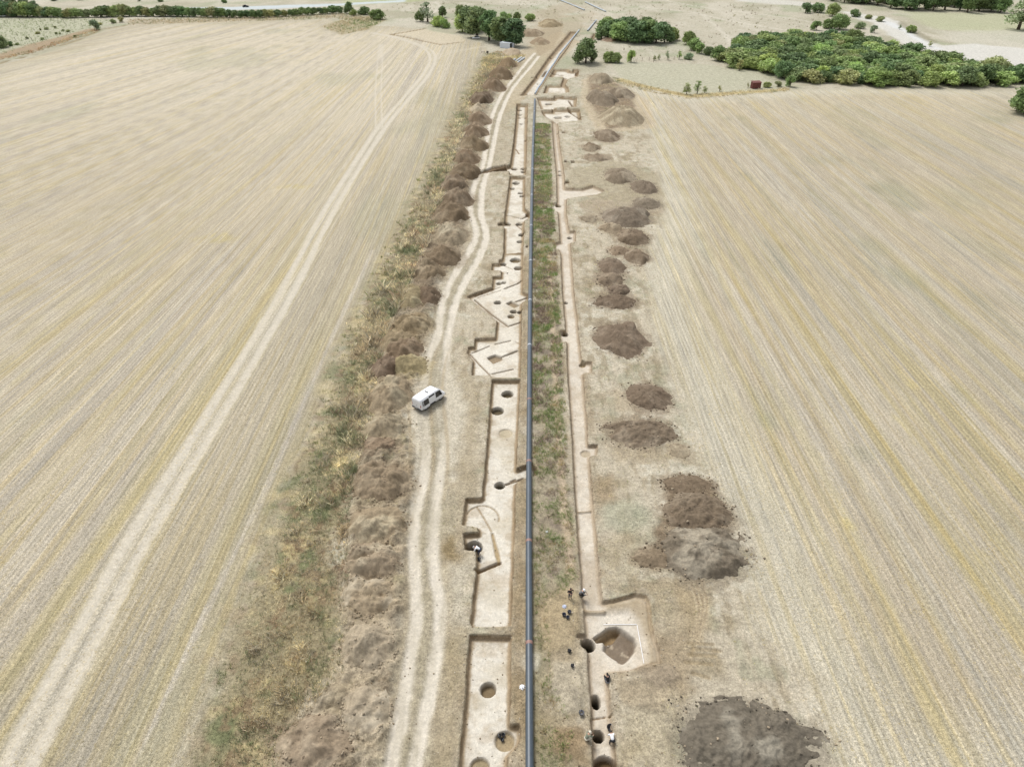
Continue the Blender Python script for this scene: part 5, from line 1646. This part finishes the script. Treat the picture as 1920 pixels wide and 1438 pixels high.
def wheel(root, x, y, r, w):
    t = MB()
    prof = [(r * .62, -w / 2), (r * .93, -w / 2), (r, -w * .3), (r, w * .3), (r * .93, w / 2), (r * .62, w / 2)]
    n = 24
    v = [(q * math.cos(2 * math.pi * k / n), z, q * math.sin(2 * math.pi * k / n)) for q, z in prof for k in range(n)]
    m = len(prof)
    f = [(i * n + k, i * n + (k + 1) % n, ((i + 1) % m) * n + (k + 1) % n, ((i + 1) % m) * n + k) for i in range(m) for k in range(n)]
    w_ = t.add(v, f).build('tyre', M_BLACK, None, True)
    hub = MB().tube([(0, -w * .42, 0), (0, w * .42, 0)], r * .64, 20)
    for k in range(5):
        a = 2 * math.pi * k / 5
        hub.box((r * .34 * math.cos(a), math.copysign(w * .43, y), r * .34 * math.sin(a)), (.09, .03, .09))
    h_ = hub.build('rim', M_STEEL)
    e = bpy.data.objects.new('wheel', None)
    COL.objects.link(e)
    e.parent = root
    e.location = (x, y, r)
    w_.parent = e
    h_.parent = e


def side_pane(root, name, xz, ypos, mat, th=.02, ywid=lambda z: 0):
    """pane on a body side: (x, z) outline, following the side's tumblehome"""
    s = 1 if ypos > 0 else -1
    outer = [(x, s * (abs(ypos) + ywid(z)), z) for x, z in xz]
    return MB().prism(outer, (0, -s * th, 0)).build(name, mat, root)


def van(loc, rz, label):
    root = empty('van', loc, rz)
    st = [(-2.40, .86, .70, .42, .95, 1.70), (-2.34, .92, .78, .34, .98, 1.90), (-2.1, .94, .80, .30, 1.0, 1.955), (-1.0, .95, .81, .28, 1.0, 1.97), (.6, .95, .81, .28, 1.0, 1.965), (1.05, .95, .80, .28, 1.0, 1.93), (1.30, .95, .77, .28, 1.0, 1.80),
          (1.85, .94, .80, .28, .98, 1.22), (2.02, .93, .78, .30, .92, 1.08), (2.32, .88, .70, .34, .78, .92), (2.42, .80, .62, .42, .66, .74)]
    loft(st).build('body', M_WHITE, root, True, 0)
    yw = lambda z: -.005 - .125 * max(0, z - 1.0) / .8 + .022
    for s in (1, -1):
        side_pane(root, 'window', [(-2.12, .98), (-1.10, .98), (-1.10, 1.68), (-2.05, 1.68)], .95 * s, M_GLASS, ywid=yw)
        side_pane(root, 'window', [(.48, .92), (1.74, .92), (1.34, 1.72), (.48, 1.76)], .95 * s, M_GLASS, ywid=yw)
        if s > 0:
            side_pane(root, 'window', [(-.95, .98), (.36, .98), (.36, 1.69), (-.95, 1.69)], .95 * s, M_GLASS, ywid=yw)
    # open sliding door on the right-hand side
    side_pane(root, 'doorway_shade', [(-.80, .36), (.30, .36), (.30, 1.80), (-.80, 1.80)], -.95, M_SHADE_UNDER, ywid=yw)  # dark pane on the body side, painted as the shade inside the van
    d = MB().prism([(-1.98, -1.03, .42), (-.84, -1.03, .42), (-.84, -1.03, 1.0), (-.84, -.89, 1.76), (-1.98, -.89, 1.76), (-1.98, -1.03, 1.0)], (0, .035, 0)).build('sliding_door', M_WHITE, root)
    MB().prism([(-1.92, -1.05, .92), (-.94, -1.05, .92), (-.94, -.92, 1.72), (-1.92, -.92, 1.72)], (0, .03, 0)).build('window', M_GLASS, d)
    MB().prism([(1.36, -.70, 1.775), (1.36, .70, 1.775), (1.86, .76, 1.235), (1.86, -.76, 1.235)], (.018, 0, .02)).build('windscreen', M_GLASS, root)
    rd = MB().box((-2.40, .42, 1.15), (.03, .80, 1.10)).box((-2.40, -.42, 1.15), (.03, .80, 1.10)).build('rear_door', M_WHITE, root, bevel=.01)
    MB().box((-2.425, -.06, .95), (.03, .10, .05)).build('handle', M_BLACK, rd)
    MB().box((-2.43, 0, .44), (.14, 1.74, .22)).build('bumper', M_GREYP, root, bevel=.04)
    MB().box((2.42, 0, .44), (.16, 1.66, .22)).build('bumper', M_GREYP, root, bevel=.04)
    for s in (1, -1):
        MB().box((-2.385, .80 * s, .98), (.07, .12, .42)).build('taillight', M_RED, root, bevel=.02)
        MB().box((2.31, .66 * s, .76), (.14, .30, .18)).build('headlight', M_LAMP, root, bevel=.03)
        MB().box((1.42, 1.04 * s, 1.14), (.10, .20, .24)).box((1.42, .95 * s, 1.10), (.05, .10, .06)).build('mirror', M_BLACK, root, bevel=.02)
    MB().box((-.35, 0, 1.985), (.16, .62, .05)).build('roof_vent', M_BLACK, root, bevel=.01)
    MB().box((-2.51, 0, .62), (.02, .50, .11)).build('number_plate', M_LAMP, root)
    for x, y in ((1.45, .80), (1.45, -.80), (-1.45, .80), (-1.45, -.80)):
        wheel(root, x, y, .335, .22)
    MB().box((0, 0, .30), (4.2, 1.5, .1)).build('underbody', M_SHADE_UNDER, root)
    tag(root, label, "van")
    return root


rr_, fr_ = Vector(put(796.4, 773.2)), Vector(put(829.5, 746.5))
fw = (fr_ - rr_)
fw.z = 0
fw.normalize()
lf = Vector((-fw.y, fw.x, 0))
vc = rr_ + fw * 2.25 + lf * .95
vn = van((vc.x, vc.y, zat(vc.x, vc.y) + .01), math.atan2(fw.y, fw.x), "white minibus van with its side door open, parked on the dirt track")
vn.rotation_euler.z -= math.radians(5)
vn.scale = (1.1, 1.1, 1.12)


def car(loc, rz, paint, label):
    root = empty('car', loc, rz)
    st = [(-2.15, .74, .5, .36, .62, .86), (-2.05, .82, .58, .26, .72, .98), (-1.55, .86, .62, .22, .84, 1.10), (1.0, .86, .60, .22, .84, 1.02), (1.75, .84, .58, .22, .74, .90), (2.08, .78, .5, .28, .62, .76), (2.16, .66, .42, .36, .55, .66)]
    loft(st).build('body', paint, root, True)
    cab = [(-1.75, .70, .50, .98, 1.02, 1.10), (-1.25, .74, .58, .92, 1.1, 1.42), (-.5, .74, .60, .9, 1.1, 1.48), (.2, .74, .58, .9, 1.1, 1.46), (.95, .72, .56, .9, .98, 1.06)]
    loft(cab).build('cabin', M_GLASS, root, True)
    MB().prism([(-1.22, -.57, 1.43), (-1.22, .57, 1.43), (-.5, .585, 1.492), (.2, .57, 1.472), (.2, -.57, 1.472), (-.5, -.585, 1.492)], (0, 0, .02)).build('roof', paint, root)
    for x, y in ((1.35, .74), (1.35, -.74), (-1.3, .74), (-1.3, -.74)):
        wheel(root, x, y, .31, .2)
    for s in (1, -1):
        MB().box((2.06, .56 * s, .66), (.14, .26, .13)).build('headlight', M_LAMP, root, bevel=.02)
        MB().box((-2.11, .60 * s, .80), (.08, .24, .14)).build('taillight', M_RED, root, bevel=.02)
    MB().box((2.14, 0, .40), (.12, 1.4, .16)).build('bumper', M_GREYP, root, bevel=.03)
    tag(root, label, "car")
    return root


car(put(892.5, 73.5), math.radians(192), M_WHITE, "white car parked in the shade of the big dark trees left of the cabin")
car(put(461, 14.2), math.radians(4), CLOTH['black'], "dark car driving along the pale road beyond the hedge")
car(put(6, 32), math.radians(170), M_WHITE, "white car half hidden under the left end of the hedge")

# ------------------------------------------------------------------ site cabin, hut, small furniture
def corrugated(mb, p0, p1, z0, z1, th=.05, pitch=.28, depth=.04):
    """upright ribbed sheet between two ground points"""
    p0, p1 = Vector(p0), Vector(p1)
    d = p1 - p0
    L = d.length
    t = d / L
    nrm = Vector((t.y, -t.x, 0))
    n = max(2, int(L / pitch) * 4)
    prof = []
    for i in range(n + 1):
        o = depth if (i % 4) in (1, 2) else 0
        prof.append(p0 + t * (L * i / n) + nrm * o)
    poly = [(p.x, p.y, z0) for p in prof] + [(p.x - nrm.x * th, p.y - nrm.y * th, z0) for p in prof[::-1]]
    return mb.prism(poly, (0, 0, z1 - z0))


def cabin(loc, rz):
    root = empty('site_cabin', loc, rz)
    L, W, Hh = 6.0, 2.44, 2.6
    m = MB()
    corrugated(m, (-L / 2, -W / 2, 0), (L / 2, -W / 2, 0), .16, Hh - .1)
    corrugated(m, (L / 2, W / 2, 0), (-L / 2, W / 2, 0), .16, Hh - .1)
    corrugated(m, (-L / 2, W / 2, 0), (-L / 2, -W / 2, 0), .16, Hh - .1)
    m.build('wall', M_CONT, root)
    fr = MB()
    for x in (-1, 1):
        for y in (-1, 1):
            fr.box((x * L / 2, y * W / 2, Hh / 2), (.16, .16, Hh))
    for z in (.08, Hh - .06):
        fr.box((0, -W / 2, z), (L - .17, .14, .14)).box((0, W / 2, z), (L - .17, .14, .14)).box((-L / 2, 0, z), (.14, W - .17, .14)).box((L / 2, 0, z), (.14, W - .17, .14))
    fr.build('frame', M_CONT, root)
    MB().box((0, 0, Hh - .04), (L - .1, W - .1, .06)).build('roof', M_CONT, root)
    MB().box((0, 0, .12), (L - .2, W - .2, .08)).build('floor', M_WOOD, root)
    MB().box((L / 2 - .3, 0, Hh / 2 + .05), (.05, W - .3, Hh - .5)).build('inner_shade', M_SHADE_UNDER, root)  # dark sheet across the open end, stands in for the shade inside
    for s in (1,):
        d = MB().box((L / 2 + .55, s * (W / 2 - .02), Hh / 2), (1.1, .06, Hh - .3)).build('door', M_CONT, root)
        MB().tube([(L / 2 + .9, s * (W / 2 - .02) - .08, .3), (L / 2 + .9, s * (W / 2 - .02) - .08, Hh - .4)], .03, 8).build('lock_bar', M_STEEL, d)
    tag(root, "pale grey ribbed site cabin with its dark end door open, under the big trees", "cabin")


cabin(put(949, 90.5), math.radians(-32))


def hut(loc, rz):
    root = empty('hut', loc, rz)
    L, W, Hh = 3.5, 2.2, 2.3
    m = MB()
    for a, b in (((-L / 2, -W / 2, 0), (L / 2, -W / 2, 0)), ((L / 2, -W / 2, 0), (L / 2, W / 2, 0)), ((L / 2, W / 2, 0), (-L / 2, W / 2, 0)), ((-L / 2, W / 2, 0), (-L / 2, -W / 2, 0))):
        corrugated(m, a, b, 0, Hh, pitch=.3)
    m.build('wall', M_RUST, root)
    MB().prism([(-L / 2 - .15, -W / 2 - .2, Hh + .02), (L / 2 + .15, -W / 2 - .2, Hh + .02), (L / 2 + .15, W / 2 + .2, Hh + .3), (-L / 2 - .15, W / 2 + .2, Hh + .3)], (0, 0, .06)).build('roof', M_RUST, root)
    d = MB().box((.8, -W / 2 - .08, .95), (.85, .05, 1.85)).build('door', M_RUST, root)
    MB().box((.5, -W / 2 - .13, .95), (.04, .05, .16)).build('handle', M_STEEL, d)
    tag(root, "small rust-red sheet metal hut at the corner of the right stubble field", "hut")


hut(put(1416, 166), math.radians(8))
p = put(906, 100)
t_ = empty('table', p, math.radians(10))
MB().box((0, 0, .74), (1.8, .8, .05)).build('tabletop', M_WOOD, t_, bevel=.01)
for sx in (-1, 1):
    for sy in (-1, 1):
        MB().box((sx * .8, sy * .33, .355), (.08, .08, .71)).build('leg', M_WOOD, t_)
tag(t_, "dark wooden table standing on the stubble in front of the white car", "table")
p = put(914, 100)
t_ = empty('crate', p, math.radians(-8))
for z in (.1, .3, .5, .7):
    pass
cr = MB()
for z in (.12, .34, .56, .78):
    for s in (-1, 1):
        cr.box((0, s * .40, z), (1.0, .03, .16)).box((s * .50, 0, z), (.03, .76, .16))
cr.build('side', M_WOOD, t_)
MB().box((0, 0, .03), (.94, .74, .04)).build('base', M_WOOD, t_)
for sx in (-1, 1):
    for sy in (-1, 1):
        MB().box((sx * .46, sy * .36, .44), (.06, .06, .84)).build('post', M_WOOD, t_)
tag(t_, "dark slatted crate beside the wooden table on the stubble", "crate")


def bucket(px, py, label, mat, r=.17, h=.28, group=None, lying=False, dz=0.0):
    x, y, z = put(px, py)
    root = empty('bucket', (x, y, z + dz), random.uniform(0, 6))
    MB().lathe([(0.001, .0), (r * .74, .0), (r * .80, .02), (r, h), (r * 1.06, h), (r * 1.06, h - .025), (r * .97, h - .03), (r * .76, .03), (.001, .03)], 22).build('tub', mat, root, True)
    MB().tube([(r * 1.02 * math.cos(a), .06 + r * .9 * math.sin(a) * .35, h + .0 + r * .75 * math.sin(a)) for a in np.linspace(0, math.pi, 11)], .008, 6).build('handle', M_STEEL, root, True)
    if lying:
        root.rotation_euler = (math.radians(78), 0, random.uniform(0, 6))
        root.location.z += r * .9
    tag(root, label, "bucket", group)


M_NAVYP = plain("navy_plastic", (.025, .028, .045), .45)
GBK = "buckets by the standing worker"
bucket(1057.5, 1154, "dark bucket, left of a cluster of three in front of the standing worker", M_NAVYP, .21, .3, GBK)
bucket(1067.5, 1149, "dark bucket, rear one of a cluster of three in front of the standing worker", M_NAVYP, .21, .3, GBK)
bucket(1064.5, 1158.5, "dark bucket, nearest of a cluster of three in front of the standing worker", M_NAVYP, .19, .26, GBK)
bucket(1090, 1338, "round grey bucket on the bare soil left of the narrow trench", M_GREYP, .25, .3)
bucket(1066.5, 1224, "black bucket between pipeline and chamber, the farther of two strays", M_BLACK, .2, .26, None, True)
bucket(1070.5, 1248.5, "black bucket between pipeline and chamber, the nearer of two strays", M_BLACK, .2, .26, None, True)
for dx, dy, w in ((-4, -3, "left"), (3, -5, "rear"), (1, 4, "near")):
    bucket(941 + dx, 1384 + dy, "black bucket, %s one of three standing in the shallow pit by the pipe" % w, M_BLACK, .17, .25, "buckets in the shallow pit")
bucket(898, 1050, "black bucket on the trench floor beside the worker at the deep pit", M_BLACK, .22, .3)
bucket(1144, 1366, "big black tub on the trench floor in front of the white-shirted worker", M_BLACK, .32, .34)


def bag(px, py, label, mat, r=.2):
    x, y, z = put(px, py)
    import bmesh
    bm = bmesh.new()
    bmesh.ops.create_icosphere(bm, subdivisions=3, radius=r)
    for v in bm.verts:
        n = 1 + .35 * math.sin(7 * v.co.x / r + 3 * v.co.y / r) * math.sin(5 * v.co.z / r) + .2 * math.sin(11 * v.co.y / r)
        v.co = v.co * n
        v.co.z = max(v.co.z * .6, -.04)
    me = bpy.data.meshes.new('plastic_bag')
    bm.to_mesh(me)
    bm.free()
    me.materials.append(mat)
    o = bpy.data.objects.new('plastic_bag', me)
    COL.objects.link(o)
    o.location = (x, y, z + .04)
    tag(o, label, "bag")


bag(979, 1288, "crumpled white bag on the soil left of the pipeline", M_WHITE, .24)
bag(1058, 1137, "pale blue and white bag behind the cluster of dark buckets", plain("pale_blue_plastic", (.52, .56, .68), .4), .2)
bag(1025, 997, "small white scrap in the green weeds right of the pipeline", M_WHITE, .14)


def rod(a, b, label):
    A, B = Vector(put(*a)), Vector(put(*b))
    A.z = B.z = max(A.z, B.z) + .035
    m = MB().tube([A, B], .034, 10)
    d = (B - A).normalized()
    m.tube([B, B + d * .10], [.034, .006], 10)
    o = m.build('survey_rod', M_WHITE, None, False)
    tag(o, label, "survey rod", "white survey rods round the big pit")


rod((1131, 1171.5), (1193, 1170.5), "white survey rod lying along the far side of the big round pit")
rod((1194.5, 1172), (1207, 1243), "white survey rod lying along the right side of the big round pit")

# stakes in the plot at the far left, and fence posts by the paddock
def stake(px, py, h, label, group, name, cat, lean):
    x, y, z = put(px, py)
    o = MB().tube([(0, 0, -.3), (lean * .5, 0, h * .5), (lean, 0, h)], [.085, .08, .07], 7).build(name, M_WOOD, None, True)
    o.location = (x, y, z)
    tag(o, label, cat, group)


for a, b in [(140, 300), (300, 310), (450, 300), (605, 300), (765, 300), (925, 310), (970, 350), (1075, 315), (885, 365), (800, 405), (712, 430), (615, 455), (535, 495), (475, 600), (690, 590), (245, 620), (325, 350), (360, 385), (265, 540), (500, 635), (1245, 415), (400, 600), (90, 360), (40, 430), (180, 480), (1130, 345), (1000, 400)]:
    stake(a / 8, b / 8, random.uniform(1.7, 2.4), "weathered leaning stake in the scrubby plot at the upper left", "stakes in the upper left plot", 'stake', 'stake', random.uniform(-.5, -.1))
for a, b in [(320, 133), (338, 133), (352, 130), (402, 122), (466, 118), (505, 128), (640, 112), (200, 138), (560, 112), (690, 108)]:
    stake(1120 + a / 4.8, 90 + b / 4.8, random.uniform(1.4, 1.9), "thin weathered fence post along the far edge of the paddock", "fence posts of the paddock", 'fence_post', 'post', random.uniform(-.1, .2))
stake(212.5, 46.5, 2.6, "stout dark leaning post at the head of the slope", None, 'post', 'post', -.9)
for a, b in [(610, 460), (700, 450), (830, 430), (570, 515), (850, 520), (905, 520), (950, 470), (1030, 485), (1130, 565), (160, 690), (640, 600), (410, 590), (1500, 380), (260, 680)]:
    plant('bush', a / 8, b / 8, random.uniform(3, 5), "low dark shrub among the stakes of the upper left plot", "shrubs among the stakes", 'olive', 1.5, 'shrub', 'shrub')


# ------------------------------------------------------------------ people
POSE = {
    'stand': dict(ank=(.12, 0, .08), knee=(.12, .03, .50), hip=(.10, 0, .92), pel=(0, 0, .96), chest=(0, .0, 1.30), neck=(0, .02, 1.50), head=(0, .06, 1.64), sh=(.20, 0, 1.43), elb=(.34, .05, 1.17), wri=(.14, .28, 1.12)),
    'bend': dict(ank=(.17, -.02, .08), knee=(.16, .06, .50), hip=(.11, -.14, .88), pel=(0, -.16, .92), chest=(0, .22, 1.10), neck=(0, .42, 1.12), head=(0, .56, 1.08), sh=(.20, .34, 1.10), elb=(.27, .42, .80), wri=(.16, .58, .58)),
    'crouch': dict(ank=(.14, .02, .08), knee=(.20, .36, .46), hip=(.12, -.16, .34), pel=(0, -.20, .40), chest=(0, .04, .76), neck=(0, .14, .95), head=(0, .24, 1.06), sh=(.20, .10, .88), elb=(.27, .32, .62), wri=(.14, .55, .46))}


def skinned(name, verts, edges, rad, mat, parent, root_i=0, sub=2):
    me = bpy.data.meshes.new(name)
    me.from_pydata(verts, edges, [])
    o = bpy.data.objects.new(name, me)
    COL.objects.link(o)
    o.parent = parent
    m = o.modifiers.new('skin', 'SKIN')
    m.use_smooth_shade = True
    if not me.skin_vertices:
        me.skin_vertices.new()
    for i, r in enumerate(rad):
        sv = me.skin_vertices[0].data[i]
        sv.radius = r if isinstance(r, tuple) else (r, r)
        sv.use_root = (i == root_i)
    s = o.modifiers.new('subdivision', 'SUBSURF')
    s.levels = s.render_levels = sub
    me.materials.append(mat)
    return o


def person(px, py, pose, face, label, shirt, trousers, hat=None, z=None, sleeves='long'):
    q = POSE[pose]
    x, y, zz = put(px, py)
    root = empty('person', (x, y, (zz if z is None else z)), face)
    V, E, R, ix = [], [], [], {}

    def vert(k, p, r, frm=None):
        ix[k] = len(V)
        V.append(tuple(p))
        R.append(r)
        if frm is not None:
            E.append((ix[frm], ix[k]))
    mir = lambda p, s: (p[0] * s, p[1], p[2])
    vert('pel', q['pel'], (.15, .11))
    vert('chest', q['chest'], (.16, .115), 'pel')
    nb = tuple(a * .35 + b * .65 for a, b in zip(q['chest'], q['neck']))
    vert('nb', nb, (.10, .085), 'chest')
    vert('neck', q['neck'], .056, 'nb')
    hd = Vector(q['head'])
    up = (hd - Vector(q['neck'])).normalized()
    fwd = Vector((0, 1, 0)) if pose == 'stand' else Vector((0, .75, -.66))
    fwd = (fwd - up * fwd.dot(up)).normalized()
    vert('jaw', hd - up * .05 + fwd * .015, .072, 'neck')
    vert('head', hd + up * .03, .088, 'jaw')
    vert('top', hd + up * .10, .068, 'head')
    vert('nose', hd + fwd * .108 - up * .005, .014, 'head')
    for s in (1, -1):
        vert(('ear', s), hd + Vector((s * .092, 0, 0)) - fwd * .01, .018, 'head')
        vert(('sh', s), mir(q['sh'], s), .065, 'nb')
        vert(('elb', s), mir(q['elb'], s), .044, ('sh', s))
        vert(('wri', s), mir(q['wri'], s), .029, ('elb', s))
        w, e = Vector(mir(q['wri'], s)), Vector(mir(q['elb'], s))
        d = (w - e).normalized()
        sd = d.cross(Vector((0, 0, 1))).normalized()
        pal = w + d * .07
        vert(('palm', s), pal, (.036, .018), ('wri', s))
        cu = Vector((0, 0, -1))
        for k, (o_, L) in enumerate(((-.032, .075), (-.011, .088), (.011, .082), (.030, .062))):
            b = pal + sd * o_ + d * .04
            vert(('f1', s, k), b, .010, ('palm', s))
            vert(('f2', s, k), b + d * L * .6 + cu * .012, .009, ('f1', s, k))
            vert(('f3', s, k), b + d * L * .9 + cu * .04, .0075, ('f2', s, k))
        t0 = w + d * .03 - sd * s * .03
        vert(('t1', s), t0 - sd * s * .022 + d * .015, .011, ('wri', s))
        vert(('t2', s), t0 - sd * s * .034 + d * .055 + cu * .01, .009, ('t1', s))
        vert(('hip', s), mir(q['hip'], s), .095, 'pel')
        vert(('knee', s), mir(q['knee'], s), .062, ('hip', s))
        vert(('ank', s), mir(q['ank'], s), .042, ('knee', s))
        a = Vector(mir(q['ank'], s))
        vert(('toe', s), a + Vector((s * .02, .17, -.035)), (.042, .030), ('ank', s))
    skinned('body', V, E, R, M_SKIN, root)
    # shirt
    sv = [q['pel'], q['chest'], nb]
    se, sr = [(0, 1), (1, 2)], [(.168, .132), (.188, .140), (.125, .105)]
    for s in (1, -1):
        n = len(sv)
        w, e = Vector(mir(q['wri'], s)), Vector(mir(q['elb'], s))
        endp = e.lerp(w, .85 if sleeves == 'long' else .12)
        sv += [mir(q['sh'], s), mir(q['elb'], s), tuple(endp)]
        se += [(2, n), (n, n + 1), (n + 1, n + 2)]
        sr += [.088, .064, .050]
    skinned('shirt', sv, se, sr, CLOTH[shirt], root)
    tv = [tuple(Vector(q['pel']) + Vector((0, 0, .03)))]
    te, tr = [], [(.165, .128)]
    for s in (1, -1):
        n = len(tv)
        tv += [mir(q['hip'], s), mir(q['knee'], s), tuple(Vector(mir(q['knee'], s)).lerp(Vector(mir(q['ank'], s)), .95))]
        te += [(0, n), (n, n + 1), (n + 1, n + 2)]
        tr += [.118, .088, .068]
    skinned('trousers', tv, te, tr, CLOTH[trousers], root)
    for s in (1, -1):
        a = Vector(mir(q['ank'], s))
        skinned('shoe', [tuple(a + Vector((0, -.05, -.03))), tuple(a + Vector((s * .01, .06, -.03))), tuple(a + Vector((s * .02, .19, -.045)))], [(0, 1), (1, 2)], [.055, .052, (.050, .035)], CLOTH['black'], root, sub=1)
    # hair or hat
    M = Matrix((fwd.cross(up), fwd, up)).transposed().to_4x4()
    M.translation = hd + up * .035 - fwd * .012
    hm = MB()
    n = 16
    prof = [(.001, .120), (.05, .112), (.085, .08), (.104, .03), (.106, -.02), (.098, -.05)]
    if hat:
        prof = [(.001, .125), (.06, .118), (.095, .085), (.108, .04), (.112, .02), (.185, .005), (.185, -.005), (.108, .0)]
    v = [M @ Vector((r * math.cos(2 * math.pi * k / n), r * math.sin(2 * math.pi * k / n), z_ - (0 if hat else .05 * (1 - math.sin(2 * math.pi * k / n)) * (r > .09)))) for r, z_ in prof for k in range(n)]
    f = [(i * n + k, i * n + (k + 1) % n, (i + 1) * n + (k + 1) % n, (i + 1) * n + k) for i in range(len(prof) - 1) for k in range(n)]
    hm.add(v, f).build('hat' if hat else 'hair', CLOTH[hat] if hat else M_HAIR, root, True)
    ey = MB()
    for s in (1, -1):
        c_ = hd + fwd * .086 + fwd.cross(up) * s * .034 + up * .02
        ey.tube([c_, c_ + fwd * .008], .010, 8)
    ey.build('eyes', M_HAIR, root)
    tag(root, label, "person")
    return root


person(1068.5, 1121, 'stand', math.radians(200), "worker standing in black shirt and navy trousers beside the narrow trench", 'black', 'navy', None, None, 'short')
person(1090, 1117, 'crouch', math.radians(-100), "worker with a white cap and dark clothes crouching at the narrow trench's edge", 'grey', 'black', 'white')
person(898, 1039, 'bend', math.radians(75), "worker in a white shirt leaning over the deep dark pit in the wide trench", 'white', 'navy', 'white', -.72)
person(1138.5, 1279, 'crouch', math.radians(10), "worker in black crouching on the trench floor below the big round pit", 'black', 'grey', None)
person(1146.5, 1394, 'bend', math.radians(8), "worker in a white shirt and black trousers bending over the big black tub", 'white', 'black', None)
person(1101, 1386, 'crouch', math.radians(-60), "worker in olive top and cream trousers crouching left of the round pit", 'olive', 'cream', 'cream')
